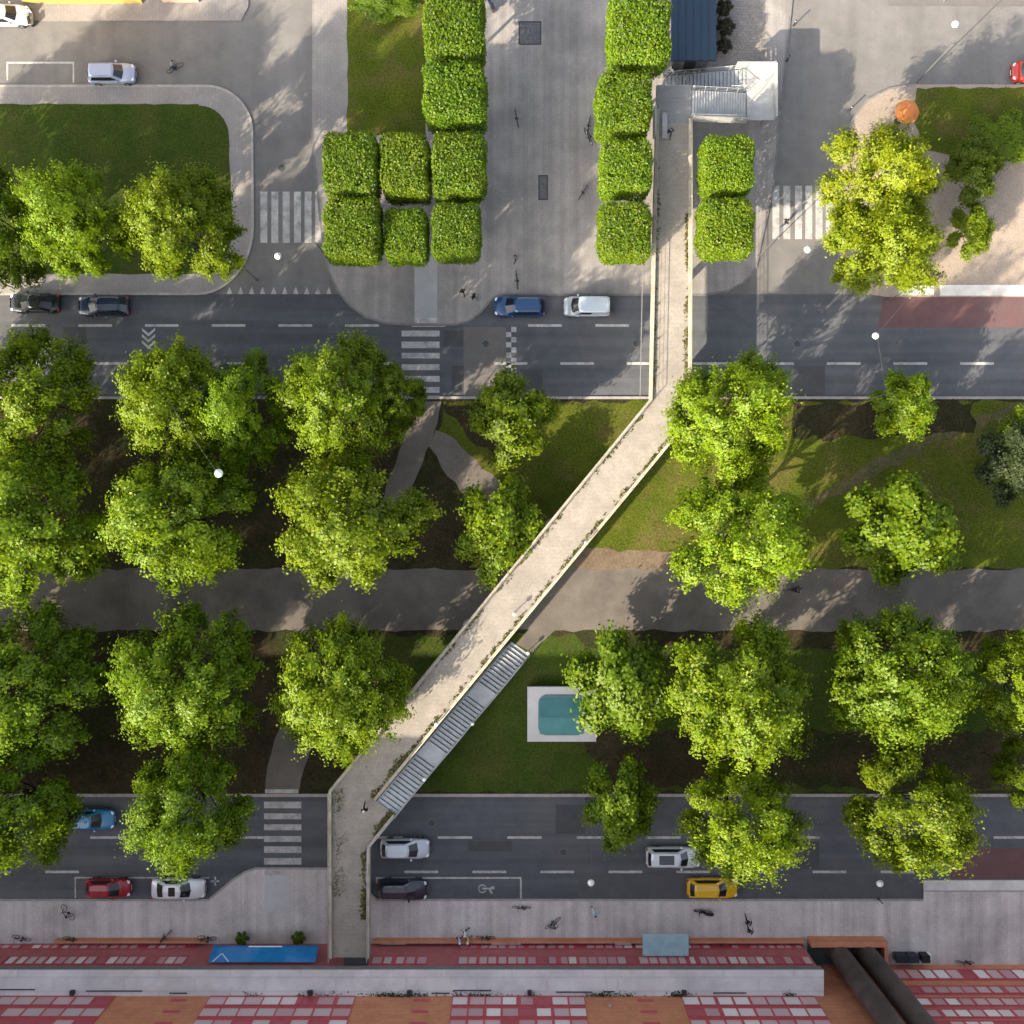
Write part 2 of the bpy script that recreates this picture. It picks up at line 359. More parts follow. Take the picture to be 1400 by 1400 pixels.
# park strip
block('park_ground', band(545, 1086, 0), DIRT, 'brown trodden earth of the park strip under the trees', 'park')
mb = MB(); y = P(0, 544)[1]; mb.box(-FAR, FAR, y - .12, y + .12, -.05, KZ + .006)
structure(mb.build('kerb', KERB), 'thin pale kerb along the top edge of the park strip', 'kerb')
mb = MB(); y = P(0, 1087)[1]; mb.box(-FAR, FAR, y - .14, y + .14, -.05, KZ + .006)
structure(mb.build('kerb', KERB), 'thin grey kerb along the bottom edge of the park strip', 'kerb')
Z2 = KZ + .012
def over(name, pts, m, label, cat, z=Z2, seed=1, amp=.22, step=.9):
    return structure(MB().sheet(rough_edge(px(pts), step, amp, seed), z).build(name, m), label, cat)
over('lawn', [(606, 549), (1100, 549), (2500, 549), (2500, 776), (640, 776), (700, 690), (600, 590)], GRASS, 'upper park lawn on both sides of the footbridge', 'lawn', Z2, 21)
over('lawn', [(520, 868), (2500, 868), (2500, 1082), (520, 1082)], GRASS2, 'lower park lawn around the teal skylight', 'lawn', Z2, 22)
over('earth_strip', [(790, 752), (930, 752), (930, 790), (770, 790)], mat('reddish_earth', (.105, .078, .052), (.145, .11, .075), rough=.95, scale=.7, grain=(5, .2)), 'reddish worn earth at the edge of the sunlit lawn', 'earth', Z2 + .004, 23)
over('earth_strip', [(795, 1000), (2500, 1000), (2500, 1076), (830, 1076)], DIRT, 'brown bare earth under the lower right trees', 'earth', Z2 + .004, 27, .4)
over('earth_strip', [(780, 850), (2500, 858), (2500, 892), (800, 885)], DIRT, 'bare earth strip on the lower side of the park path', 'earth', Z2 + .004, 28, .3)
over('earth_strip', [(1085, 550), (1330, 550), (1330, 592), (1085, 600)], DIRT, 'bare brown earth along the kerb of the upper park lawn', 'earth', Z2 + .004, 31, .35)
over('earth_strip', [(602, 552), (700, 552), (700, 640), (640, 600)], DIRT, 'bare brown earth beside the upper zebra crossing path', 'earth', Z2 + .004, 32, .3)
over('path', [(-1500, 778), (2500, 778), (2500, 862), (-1500, 862)], GRAVEL, 'broad grey path running the length of the park strip', 'path', Z2 + .008, 24, .15)
over('path', [(582, 549), (604, 549), (594, 590), (566, 660), (540, 720), (500, 790), (455, 790), (520, 690), (545, 620), (556, 590)], GRAVEL, 'narrow path curving from the upper zebra crossing into the park', 'path', Z2 + .012, 25, .1)
over('path', [(596, 588), (622, 600), (690, 668), (740, 785), (700, 785), (650, 690), (604, 640), (586, 610)], mat('worn_path', (.11, .098, .088), (.14, .125, .11), rough=.95, scale=.7, grain=(6, .15)), 'worn earth path slanting under the small trees', 'path', Z2 + .006, 26, .2)
over('path', [(363, 1084), (409, 1084), (416, 1050), (432, 1005), (448, 960), (462, 862), (410, 862), (404, 960), (376, 1010), (366, 1048)], GRAVEL, 'narrow path from the park down to the lower zebra crossing', 'path', Z2 + .012, 29, .1)
over('path', [(706, 880), (728, 892), (770, 846), (800, 856), (860, 800), (790, 780)], GRAVEL, 'sunlit path landing at the foot of the bridge stair', 'path', Z2 + .004, 30, .15)

over('path', [(940, 776), (985, 776), (1120, 690), (1290, 600), (1420, 552), (1390, 552), (1260, 596), (1090, 690)], mat('worn_grass', (.070, .066, .024), (.095, .080, .034), rough=.95, scale=.8, big=(.050, .062, .012), big_scale=.5, big_amt=.9, grain=(5, .3)), 'faint worn trail slanting across the upper park lawn', 'path', Z2 + .003, 41, .35)
# lower pavement
lp = [(-1500, 1230), (285, 1230), (300, 1218), (318, 1203), (335, 1192), (350, 1187), (470, 1187), (488, 1192), (500, 1206), (507, 1222), (516, 1230), (1262, 1230), (1262, 1217), (2500, 1217), (2500, 1420), (-1500, 1420)]
PAVES = mat('pale_setts', (.45, .405, .39), (.55, .495, .475), rough=.88, scale=.5, big=(.33, .30, .29), big_scale=.13, big_amt=.75, streak=(1.3, .03, .13), grain=(7, .10), brick=(.6, .28, .06, R(90)))
block('pavement', px(lp), PAVES, 'wide shaded pavement in front of the brick building', 'pavement')
mb = MB(); ribbon(mb, px(lp[:-2]), .2, -.05, KZ + .006)
structure(mb.build('kerb', KERB), 'stone kerb of the shaded pavement with a bulge at the zebra crossing', 'kerb')
structure(MB().sheet(px([(362, 1197), (396, 1197), (396, 1246), (362, 1246)]), KZ + .004).build('pavement', mat('pale_smooth_slabs', (.42, .41, .41), (.48, .47, .47), rough=.85, scale=.6, grain=(8, .06))), 'smooth bluish slab strip at the lower zebra crossing', 'pavement')
mb = MB(); mb.box(P(1262, 0)[0], 110, P(0, 1216.5)[1], P(0, 1203)[1], .0, .17)
structure(mb.build('kerb', KERBW), 'long white bus stop kerb on the shaded lower road', 'kerb')

# ------------------------------------------------------------------ painted markings
def marks(rects, m, label, z=.009, name='road_marking', cat='road marking'):
    mb = MB()
    for r in rects:
        if len(r) == 4 and not isinstance(r[0], tuple):
            mb.sheet(px([(r[0], r[1]), (r[2], r[1]), (r[2], r[3]), (r[0], r[3])]), z)
        else: mb.sheet(px(r), z)
    return structure(mb.build(name, m), label, cat)
W = 1.7
marks([(x, 445 - W, x + 46, 445 + W) for x in [289.5 + 91.2 * k for k in range(-22, 4)] + [722, 814]] , WHITE2, 'dashed white line along the parking lane of the upper road')
marks([(x, 497 - W, x + 46, 497 + W) for x in [766 + 91.1 * k for k in range(-28, 25)] if not 540 < x < 600], WHITE2, 'dashed white centre line of the upper road')
marks([(x, 1145 - W, x + 47, 1145 + W) for x in [598.5 + 95 * k for k in range(-22, 20)] if not 330 < x < 415], WHITE2, 'dashed white centre line of the lower road')
marks([(x, 1192 - W, x + 46, 1192 + W) for x in [553 + 93 * k for k in range(0, 8)] + [62 - 93 * k for k in range(12)]], WHITE2, 'dashed white line along the kerb lane of the lower road')
marks([(x, 262, x + 9.5, 332) for x in (356, 371, 386.5, 402, 416.5, 431)], WHITE, 'white zebra stripes across the side street beside the clipped trees', name='zebra_crossing', cat='zebra crossing')
marks([(x, 254, x + 9.5, 327) for x in (1056, 1071, 1087, 1101, 1115, 1129)], WHITE, 'white zebra stripes across the sunlit side street beside the twin trees', name='zebra_crossing', cat='zebra crossing')
marks([(549, a, 601, b) for a, b in ((452, 460), (467, 476), (482.5, 490), (498, 506), (514, 522), (529, 537))] + [(584, 541, 601, 543)], WHITE, 'white zebra bars across the upper road in front of the plaza', name='zebra_crossing', cat='zebra crossing')
marks([(570, 435, 598, 442)], WHITE, 'white paint bar on the plaza edge at the zebra crossing', z=KZ + .012)
marks([(361, a, 412, b) for a, b in ((1096, 1105), (1112, 1120), (1127, 1135), (1143, 1151), (1157, 1166), (1173, 1182))], WHITE, 'white zebra bars across the lower road beside the footbridge', name='zebra_crossing', cat='zebra crossing')
marks([(362, 1190, 391, 1196)], WHITE, 'white paint bar on the pavement bulge at the zebra crossing', z=KZ + .012)
marks([(363, 1078.5, 408, 1084)], WHITE, 'white paint bar on the park path at the lower zebra crossing', z=KZ + .032)
marks([[(310 + 15.1 * k, 402), (317.5 + 15.1 * k, 402), (314 + 15.1 * k, 392)] for k in range(10)], WHITE, 'row of small white give way triangles at the side street mouth')
ck = []
for k in range(10):
    y0 = 447 + 7 * k
    ck.append((692 if k % 2 else 699, y0, 699 if k % 2 else 706, y0 + 7))
marks(ck, WHITE, 'checkered white crossing line beside the blue car')
marks([[(194 + 0, y), (203, y + 8), (212, y), (212, y + 4), (203, y + 12), (194, y + 4)] for y in (448, 456.5, 465)], WHITE2, 'three small white chevrons painted in the upper road')
marks([(9, 84.5, 101.5, 87), (9, 87, 11.2, 110), (99.4, 87, 101.5, 113)], WHITE2, 'thin white parking bay outline on the upper left street')
marks([(514, 1199, 713, 1201.5), (711, 1201.5, 713.3, 1229), (514, 1201.5, 516, 1208)], WHITE2, 'thin white parking bay outline around the navy car')
marks([(104, 1199, 286, 1201), (102, 1199, 104, 1228)], WHITE2, 'thin white parking bay outline around the red car')
# wheelchair symbol in the bay
ring = [(659.5 + 6 * math.cos(a), 1215 - 6 * math.sin(a)) for a in [R(30 + 300 * k / 18) for k in range(19)]]
ring2 = [(659.5 + 4.2 * math.cos(a), 1215 - 4.2 * math.sin(a)) for a in [R(30 + 300 * k / 18) for k in range(19)]][::-1]
marks([ring + ring2, [(659, 1213.6), (671, 1213.6), (671, 1216), (659, 1216)], [(668, 1216), (671, 1216), (674, 1222), (671.5, 1222)], [(671, 1211.5), (676, 1211.5), (676, 1216), (671, 1216)]], WHITE, 'white wheelchair symbol painted in the parking bay')
marks([(288, 1203.6, 300, 1206), (293, 1198.5, 295.4, 1211)], WHITE, 'small white painted cross beside the white saloon car')

# ------------------------------------------------------------------ trees
def quads_mesh(name, Q, m):
    n = len(Q)
    me = bpy.data.meshes.new(name)
    me.vertices.add(n * 4); me.vertices.foreach_set('co', Q.reshape(-1).astype(np.float32))
    me.loops.add(n * 4); me.loops.foreach_set('vertex_index', np.arange(n * 4, dtype=np.int32))
    me.polygons.add(n); me.polygons.foreach_set('loop_start', np.arange(0, n * 4, 4, dtype=np.int32))
    me.polygons.foreach_set('loop_total', np.full(n, 4, dtype=np.int32))
    me.update(calc_edges=True)
    if m: me.materials.append(m)
    return me

def leaves(rng, C, Nrm, size):
    """leaf quads (bent diamonds) at centres C facing Nrm"""
    n = len(C)
    Nrm = Nrm / np.linalg.norm(Nrm, axis=1, keepdims=True)
    t = rng.normal(size=(n, 3)); t -= (t * Nrm).sum(1, keepdims=True) * Nrm
    t /= np.linalg.norm(t, axis=1, keepdims=True); b = np.cross(Nrm, t)
    s = size[:, None]
    q = np.stack([C + t * s, C + b * s * .62 + Nrm * s * .12, C - t * s * .9, C - b * s * .62 + Nrm * s * .12], 1)
    return q

def unit(v): return v / np.linalg.norm(v, axis=-1, keepdims=True)

def crown_variant(seed, Rr, z0, z1, nl=(1, 6, 8), tufts=15, per=105, leaf=(.085, .175), sig=.30):
    """leaf quads of one crown and its limb targets: lobes > tufts > leaves"""
    rng = np.random.default_rng(seed)
    lobes = []
    for ring, n in enumerate(nl):
        a0 = rng.uniform(0, 6.28)
        for k in range(n):
            a = a0 + 6.283 * k / n + rng.normal(0, .16)
            rho = (0.10, .46, .76)[ring] * rng.uniform(.84, 1.12)
            zz = (.86, .68, .38)[ring] + rng.normal(0, .05)
            lobes.append((rho * Rr * math.cos(a), rho * Rr * math.sin(a), z0 + (z1 - z0) * zz, Rr * (.31, .28, .25)[ring] * rng.uniform(.82, 1.15)))
    Qs = []
    cen = np.array([0, 0, z0 + (z1 - z0) * .35])
    for lx, ly, lz, lr in lobes:
        c = np.array([lx, ly, lz]); out = unit((c - cen) / np.array([1, 1, .8])) + np.array([0, 0, .45]); out = unit(out)
        d = unit(rng.normal(size=(tufts * 3, 3))); d = d[(d @ out) > -.25][:tufts]
        k = len(d)
        tc = c + d * lr * rng.uniform(.70, 1.32, (k, 1)) * np.array([1, 1, .82])
        td = np.repeat(unit(d + out * .5), per, 0)
        pos = np.repeat(tc, per, 0) + rng.normal(size=(k * per, 3)) * sig * .85 * np.array([1, 1, .62]) * rng.uniform(.75, 1.25, (k, 1)).repeat(per, 0)
        rad = np.repeat(unit(tc - np.array([0, 0, cen[2] - 1.0])), per, 0); pos = pos + rad * rng.normal(0, sig * 1.25, (k * per, 1))
        nr = td * 1.0 + np.array([0, 0, .45]) + rng.normal(size=(k * per, 3)) * .26
        Qs.append(leaves(rng, pos, nr, rng.uniform(*leaf, k * per)))
        m = int(per * tufts * .40)        # leaves on the twigs inside the lobe
        pos = c + rng.normal(size=(m, 3)) * lr * .45
        Qs.append(leaves(rng, pos, rng.normal(size=(m, 3)) + np.array([0, 0, .6]), rng.uniform(*leaf, m)))
    return np.concatenate(Qs), lobes

def trunk_mesh(name, lobes, r0, fork, seed=0):
    rnd = random.Random(seed)
    mb = MB()
    mb.tube([(0, 0, -.1), (0, 0, .4), (.05, .03, fork * .6), (0, 0, fork), (0, 0, fork + 1.2)], [r0 * 1.5, r0, r0 * .85, r0 * .75, r0 * .5], 9)
    for lx, ly, lz, lr in lobes:
        e = Vector((lx, ly, lz)); s = Vector((0, 0, fork + rnd.uniform(-.3, .9)))
        mid = s.lerp(e, .5) + Vector((0, 0, -.25 * (e - s).length * .3))
        mb.tube([s, mid, e], [r0 * .42, r0 * .28, r0 * .10], 6)
        for k in range(3):
            t = mid.lerp(e, .4 + .2 * k); d = Vector((rnd.gauss(0, 1), rnd.gauss(0, 1), rnd.uniform(.1, .9))).normalized()
            mb.tube([t, t + d * lr * .8], [r0 * .10, r0 * .04], 5)
    return mb.mesh(name, BARK, smooth=True)

BIGR, SMALLR = 5.6, 2.8
big_v, small_v = [], []
for i in range(8):
    Q, lobes = crown_variant(100 + i, BIGR, 3.0, 11.0, nl=(1, 5 + i % 2, 8 + i % 3), tufts=16 + i % 3)
    big_v.append((quads_mesh('avenue_crown', Q, None), trunk_mesh('avenue_trunk', lobes, .24, 3.0, i)))
for i in range(4):
    Q, lobes = crown_variant(300 + i, SMALLR, 1.8, 6.2, nl=(1, 4, 6), tufts=13, per=125, leaf=(.085, .165), sig=.25)
    small_v.append((quads_mesh('small_crown', Q, None), trunk_mesh('small_trunk', lobes, .11, 1.8, i)))

def set_mat(o, m):
    """material on the object, so copies can share one mesh"""
    if len(o.data.materials) == 0: o.data.materials.append(None)
    o.material_slots[0].link = 'OBJECT'; o.material_slots[0].material = m

def tree(name, cx, cy, rx, ry, ht, v, label, group, m=None, big=True):
    crown_me, trunk_me = (big_v if big else small_v)[v % (8 if big else 4)]
    zc = ht * .62
    x, y = P(cx, cy, zc)
    k = (CAMH - zc) / CAMH / PXM
    R0 = BIGR if big else SMALLR
    o = empty(name, (x, y, KZ), 0)
    c = link('crown', crown_me, o); t = link('trunk', trunk_me, o)
    rot = random.uniform(0, 6.28)
    base = 11.0 if big else 6.2
    for q in (c, t):
        # turn first, then stretch to the crown's own width and depth
        S = Matrix.Diagonal((rx * k / R0 / 1.09, ry * k / R0 / 1.09, (ht) / base, 1)) @ Matrix.Rotation(rot, 4, 'Z')
        q.matrix_local = S if abs(rx - ry) < 3 else Matrix.Diagonal((rx * k / R0 / 1.09, ry * k / R0 / 1.09, ht / base, 1))
    set_mat(c, m or LEAF_A)
    tag(o, label, 'tree', group)
    return o

AV = 'avenue trees in the park strip'
CO = 'trees on the corner lawn'
tr = [
 (110, 302, 74, 80, 18.4, 0, 'broad bright tree on the corner lawn directly above the parked navy car', CO),
 (250, 309, 76, 82, 18.4, 1, 'broad bright tree at the rounded corner of the corner lawn beside the zebra', CO),
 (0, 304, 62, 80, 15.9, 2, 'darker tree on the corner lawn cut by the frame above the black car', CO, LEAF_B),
 (30, 545, 96, 98, 17.5, 3, 'large tree cut by the frame just below the black car on the upper road', AV),
 (30, 715, 105, 115, 17.5, 4, 'large tree cut by the frame directly above the broad park path', AV),
 (240, 551, 76, 94, 17.5, 5, 'tall bright tree reaching over the three chevrons in the upper road', AV),
 (328, 562, 64, 84, 15.1, 6, 'shorter tree squeezed between two taller ones below the centre line of the upper road', AV),
 (245, 708, 100, 100, 17.5, 7, 'broad bright tree holding the white lamp globe beside its crown above the park path', AV),
 (462, 545, 82, 90, 17.5, 1, 'bright tree left of the upper zebra crossing overhanging the road', AV),
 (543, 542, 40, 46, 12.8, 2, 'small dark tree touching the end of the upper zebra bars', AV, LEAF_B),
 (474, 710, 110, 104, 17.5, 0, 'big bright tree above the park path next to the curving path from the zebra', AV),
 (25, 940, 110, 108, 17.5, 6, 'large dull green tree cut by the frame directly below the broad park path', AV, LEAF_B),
 (250, 935, 103, 102, 17.5, 3, 'broad tree below the park path with dark bare earth beside it', AV),
 (253, 1108, 80, 90, 17.5, 4, 'tree overhanging the white saloon car on the lower road', AV),
 (463, 944, 90, 104, 15.9, 5, 'bright tree hugging the footbridge above its lower bend', AV),
 (8, 1106, 94, 96, 17.5, 7, 'large tree overhanging the sky blue car on the lower road', AV),
 (1003, 565, 88, 88, 18.4, 2, 'bright tree tucked into the upper bend of the footbridge', AV),
 (1014, 732, 102, 98, 18.4, 6, 'large bright tree above the path on the sunlit lawn by the bridge', AV),
 (1206, 244, 84, 84, 12.5, 6, 'upper one of the yellow green twin trees beside the sunlit zebra', 'twin trees by the sandy yard', LEAF_Y),
 (1208, 334, 84, 78, 12.5, 1, 'lower one of the yellow green twin trees, leaning over the dark curved kerb', 'twin trees by the sandy yard', LEAF_Y),
 (1010, 952, 98, 104, 17.5, 1, 'large tree below the park path, second to the right of the teal skylight', AV),
 (1238, 930, 98, 104, 17.5, 5, 'large bright tree below the path straddling a spot of sunlit gravel', AV),
 (1408, 935, 66, 72, 15.9, 0, 'tree half cut by the frame below the park path', AV),
 (1016, 1126, 90, 78, 17.5, 4, 'tree overhanging the yellow car on the lower road', AV),
 (1250, 1112, 90, 86, 17.5, 2, 'bright tree reaching over the lower road near the red bus lane', AV),
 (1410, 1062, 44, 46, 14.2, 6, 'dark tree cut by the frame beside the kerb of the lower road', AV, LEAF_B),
 (-120, 312, 92, 96, 18.8, 1, 'tall avenue tree standing beyond the picture edge', 'trees beyond the picture edge'),
 (-240, 312, 92, 96, 18.8, 4, 'tall avenue tree standing beyond the picture edge', 'trees beyond the picture edge'),
 (-150, 545, 80, 88, 17.5, 2, 'tall avenue tree standing beyond the picture edge', 'trees beyond the picture edge'),
 (-150, 940, 80, 88, 17.5, 3, 'tall avenue tree standing beyond the picture edge', 'trees beyond the picture edge'),
 (-150, 1108, 80, 88, 17.5, 5, 'tall avenue tree standing beyond the picture edge', 'trees beyond the picture edge'),
 (-300, 1000, 90, 100, 18, 0, 'tall avenue tree standing beyond the picture edge', 'trees beyond the picture edge'),
 (-78, 1010, 70, 70, 17, 0, 'tall avenue tree standing beyond the picture edge', 'trees beyond the picture edge'),
 (-150, 715, 80, 88, 17.5, 6, 'tall avenue tree standing beyond the picture edge', 'trees beyond the picture edge'),
]
for t in tr: tree('avenue_tree', *t[:8], *t[8:])
SM = 'small trees in the park'
for t in [
 (698, 572, 54, 57, 9.5, 0, 'small bright tree at the end of the checkered crossing line', SM),
 (683, 726, 56, 68, 7.5, 1, 'small bright tree pressed against the middle of the footbridge', SM),
 (1238, 553, 44, 42, 6.5, 2, 'small round tree alone on the kerb of the upper park lawn', SM),
 (1232, 720, 74, 70, 11.5, 2, 'medium round tree alone on the lawn above the park path', SM),
 (1328, 234, 36, 42, 5.5, 0, 'small dark bush like tree between the dark lawn and the sandy yard', 'small trees in the sandy yard', LEAF_B),
 (1328, 316, 29, 36, 5, 1, 'smallest tree in the sandy yard with a bright lower side', 'small trees in the sandy yard'),
 (1382, 632, 44, 52, 7, 2, 'grey green tree at the frame edge on the upper park lawn', SM, LEAF_G),
 (1408, 600, 34, 46, 7, 3, 'bright small tree cut by the frame above the grey green one', SM),
 (850, 936, 65, 76, 9.5, 3, 'medium tree overhanging the teal skylight', SM),
 (848, 1100, 48, 58, 10, 1, 'small dull tree leaning over the kerb of the lower road', SM, LEAF_B),
]: tree('small_tree', *t[:8], *t[8:], big=False)
tree('shrub', 527, 2, 46, 24, 2.6, 2, 'low green shrub on the small lawn at the top edge', None, LEAF_B, False)
for a, b, r, q in ((990, 12, 11, 'topmost in the row'), (992, 37, 12, 'in the middle of the row'), (990, 62, 10, 'lowest in the row')):
    tree('shrub', a, b, r, r, 1.8, b, 'small brownish shrub %s beside the blue roofed pavilion' % q, 'shrubs along the pavilion', LEAF_R, False)
tree('shrub', 1372, 190, 50, 36, 2.4, 1, 'dark low shrub on the lawn strip beside the sandy yard', None, LEAF_B, False)

# clipped box-headed trees
def clip_variant(seed, hx=2.65, hy=2.65, z0=4.8, z1=9.2, n=15000, rnd=.8):
    rng = np.random.default_rng(seed)
    d = rng.normal(size=(n, 3)); d = unit(d)
    p = 7.0
    rr = (np.abs(d[:, 0]) ** p + np.abs(d[:, 1]) ** p + np.abs(d[:, 2]) ** p) ** (-1 / p)
    s = d * rr[:, None]
    keep = (s[:, 2] > -.98); s = s[keep]; d = d[keep]
    nr = unit(np.sign(s) * np.abs(s) ** 5)
    hz = (z1 - z0) / 2
    bump = 1 + .045 * np.sin(s[:, 0] * 5 + seed) * np.sin(s[:, 1] * 6 + 1.3 * seed) + rng.normal(0, .03, len(s))
    C = s * np.array([hx, hy, hz]) * bump[:, None] + np.array([0, 0, (z0 + z1) / 2])
    C -= nr * np.abs(rng.normal(0, .10, (len(s), 1)))
    nn = nr * .9 + np.array([0, 0, .35]) + rng.normal(size=(len(s), 3)) * .55
    q = leaves(rng, C, nn, rng.uniform(.075, .15, len(s)))
    m = 1500
    ci = rng.uniform(-.8, .8, (m, 3)) * np.array([hx, hy, hz]) + np.array([0, 0, (z0 + z1) / 2])
    q2 = leaves(rng, ci, rng.normal(size=(m, 3)), rng.uniform(.15, .3, m))
    return np.concatenate([q, q2])
clip_v = [quads_mesh('clipped_crown', clip_variant(700 + i), None) for i in range(4)]
lim = []
mb = MB(); mb.tube([(0, 0, -.1), (0, 0, .3), (.02, 0, 2.2), (0, 0, 3.8), (0, 0, 8)], [.24, .17, .15, .13, .05], 9)
for k in range(8):
    a = k * math.pi / 4
    mb.tube([(0, 0, 3.4 + .15 * k), (1.0 * math.cos(a), 1.0 * math.sin(a), 4.4 + .25 * k), (2.1 * math.cos(a), 2.1 * math.sin(a), 4.7 + .4 * k)], [.08, .06, .02], 6)
clip_trunk = mb.mesh('clipped_trunk', BARK, smooth=True)
CL = 'clipped box trees on the plaza'
i = 0
for (x0, y0, x1, y1, ht, lab) in [
 (577, -25, 663, 80, 9.3, 'clipped box tree at the top edge above the small lawn'),
 (577, 84, 666, 168, 9.3, 'clipped box tree second from the top beside the small lawn'),
 (440, 180, 517, 267, 8.8, 'clipped box tree at the upper left of the six beside the side street'),
 (518, 181, 588, 267, 8.6, 'clipped box tree in the upper middle of the plaza cluster'),
 (589, 180, 665, 266, 9.0, 'clipped box tree at the upper right of the plaza cluster'),
 (441, 268, 520, 354, 8.8, 'clipped box tree beside the zebra stripes of the shaded side street'),
 (524, 284, 585, 355, 7.8, 'smallest roundest clipped tree in the plaza cluster'),
 (589, 277, 658, 351, 8.4, 'yellowish clipped box tree at the lower right of the plaza cluster'),
 (831, -15, 918, 86, 9.3, 'clipped box tree beside the blue roofed pavilion'),
 (815, 97, 893, 181, 8.6, 'clipped box tree next to the footbridge top landing'),
 (820, 190, 893, 263, 8.4, 'clipped box tree beside the upper footbridge, second from its lower end'),
 (818, 275, 892, 352, 8.4, 'clipped box tree beside the footbridge nearest the silver van'),
 (960, 185, 1032, 262, 8.2, 'clipped box tree under the white bridge stair on the far side of the deck'),
 (957, 270, 1032, 348, 8.2, 'clipped box tree between the footbridge and the sunlit zebra'),
]:
    ht *= 1.12; x, y = P((x0 + x1) / 2, (y0 + y1) / 2, ht * .92); k = (CAMH - ht * .92) / CAMH / PXM
    o = empty('clipped_tree', (x, y, KZ))
    c = link('crown', clip_v[i % 4], o); set_mat(c, LEAF_P); t = link('trunk', clip_trunk, o)
    fx, fy = (1, -1)[(i // 2) % 2], (1, -1)[(i // 3) % 2]
    c.scale = (fx * (x1 - x0) / 2 * k / 2.82, fy * (y1 - y0) / 2 * k / 2.82, ht / 9.2)
    t.scale = (1, 1, ht / 9.2)
    tag(o, lab, 'tree', CL); i += 1

# ------------------------------------------------------------------ footbridge
DZ = 5.35
bridge = empty('footbridge', P3(700, 820, 0))
bridge.location.z = 0
tag(bridge, 'pale concrete footbridge zigzagging over both roads and the park with stairs at each end', 'footbridge')
BO = Vector(bridge.location)
def bpart(mb, name, m, **k):
    o = mb.build(name, m, None, **k); o.parent = bridge; o.location = -BO; return o
Lp = [(898, 116), (893, 300), (888, 546), (450, 1080), (450, 1309)]
Rp = [(945, 116), (945, 300), (944, 574), (514, 1094), (541, 1115), (506, 1157), (505, 1309)]
deck = px(Lp, DZ) + px(Rp[::-1], DZ)
bpart(MB().prism(deck, DZ - .55, DZ - .004), 'deck', CONC)
walk = px([(898, 170), (893, 300), (888, 546), (450, 1080), (450, 1309)], DZ) + px([(505, 1309), (506, 1157), (541, 1115), (514, 1094), (944, 574), (945, 300), (945, 170)], DZ)
bpart(MB().sheet(walk, DZ), 'walkway', DECK)
bpart(MB().sheet(px([(898, 117), (944.5, 117), (945, 169.5), (898, 169.5)], DZ), DZ), 'landing_boards', DECKP)
def shifted(line, d):
    """polyline moved sideways by d metres"""
    line = [Vector(p) for p in line]; out = []
    for i, p in enumerate(line):
        t = (line[min(i + 1, len(line) - 1)] - line[max(i - 1, 0)]).normalized()
        out.append(p + Vector((-t.y, t.x)) * d)
    return [tuple(p) for p in out]
left_line = px(Lp[1:] if False else [(897, 150), (893, 300), (888, 546), (450, 1080), (450, 1309)], DZ)
right_a = px([(945, 163), (945, 300), (944, 574), (514, 1094)], DZ)
right_b = px([(541, 1115), (506, 1157), (505, 1309)], DZ)
mb = MB(); ribbon(mb, shifted(left_line, .13), .26, DZ - .6, DZ + .28); bpart(mb, 'parapet', PARAP)
mb = MB(); ribbon(mb, shifted(right_a, -.13), .26, DZ - .6, DZ + .26); bpart(mb, 'parapet', PARAP)
mb = MB(); ribbon(mb, shifted(right_b, -.13), .26, DZ - .6, DZ + .26); bpart(mb, 'parapet', PARAP)
def railing(line, base, h=.85, step=1.6, name='railing', m=STEEL, parent=None, zs=None):
    """posts, a hand rail and two wires along a polyline"""
    mb = MB(); line = [Vector((*p, base)) if len(p) == 2 else Vector(p) for p in line]
    for i in range(len(line) - 1):
        a, b = line[i], line[i + 1]; n = max(1, round((b - a).length / step))
        for k in range(n + (i == len(line) - 2)):
            p = a.lerp(b, k / n)
            mb.tube([p, p + Vector((0, 0, h))], .025, 6)
    for hh, r in ((h, .032), (h * .66, .012), (h * .33, .012)):
        mb.tube([p + Vector((0, 0, hh)) for p in line], r, 6)
    return bpart(mb, name, m, smooth=True)
railing(shifted(left_line, .10), DZ + .28, m=PARAP)
railing(shifted(right_a, -.10), DZ + .26, m=PARAP)
railing(shifted(right_b, -.10), DZ + .26)
# drain channel line beside the left parapet
mb = MB(); ribbon(mb, shifted(left_line[:3], -.82), .07, DZ - .01, DZ + .006); bpart(mb, 'drain_channel', mat('drain_steel', (.15, .14, .135)))
# piers
for a, b in ((916, 210), (916, 400), (905, 552), (760, 720), (640, 866), (500, 1045), (478, 1240)):
    x, y = P(a, b, DZ); mb = MB()
    mb.lathe([(.75, 0), (.75, .2), (.32, .35), (.32, DZ - 1.1), (.5, DZ - .58)], (x, y, 0), 16)
    bpart(mb, 'pier', CONC, smooth=False)
# mossy tufts along the parapets
rng = np.random.default_rng(55)
Cs = []
def tufts(line, inset, dens, w, lo=0, hi=1, size=(.05, .13), z=DZ):
    line = [Vector(p) for p in line]; tot = sum((line[i + 1] - line[i]).length for i in range(len(line) - 1))
    n = int(tot * dens)
    for _ in range(n):
        s = rng.uniform(lo, hi) * tot
        gate = math.sin(s * 1.7) + math.sin(s * .61 + 2) + rng.normal(0, .8)
        if gate < -.2: continue
        for i in range(len(line) - 1):
            L = (line[i + 1] - line[i]).length
            if s <= L: break
            s -= L
        d = (line[i + 1] - line[i]).normalized(); p = line[i] + d * s + Vector((-d.y, d.x)) * (inset + rng.normal(0, w))
        for _k in range(3):
            Cs.append((p.x + rng.normal(0, .06), p.y + rng.normal(0, .06), z + abs(rng.normal(0, .06)), rng.uniform(*size)))
tufts(right_a, -.40, 18, .08, .12, 1)
tufts(right_b, -.45, 60, .14, 0, .75)
tufts(left_line, .38, 6, .07, .05, .75)
tufts(px([(450, 1078), (450, 1225)], DZ), .75, 60, .35, 0, 1, (.03, .07))
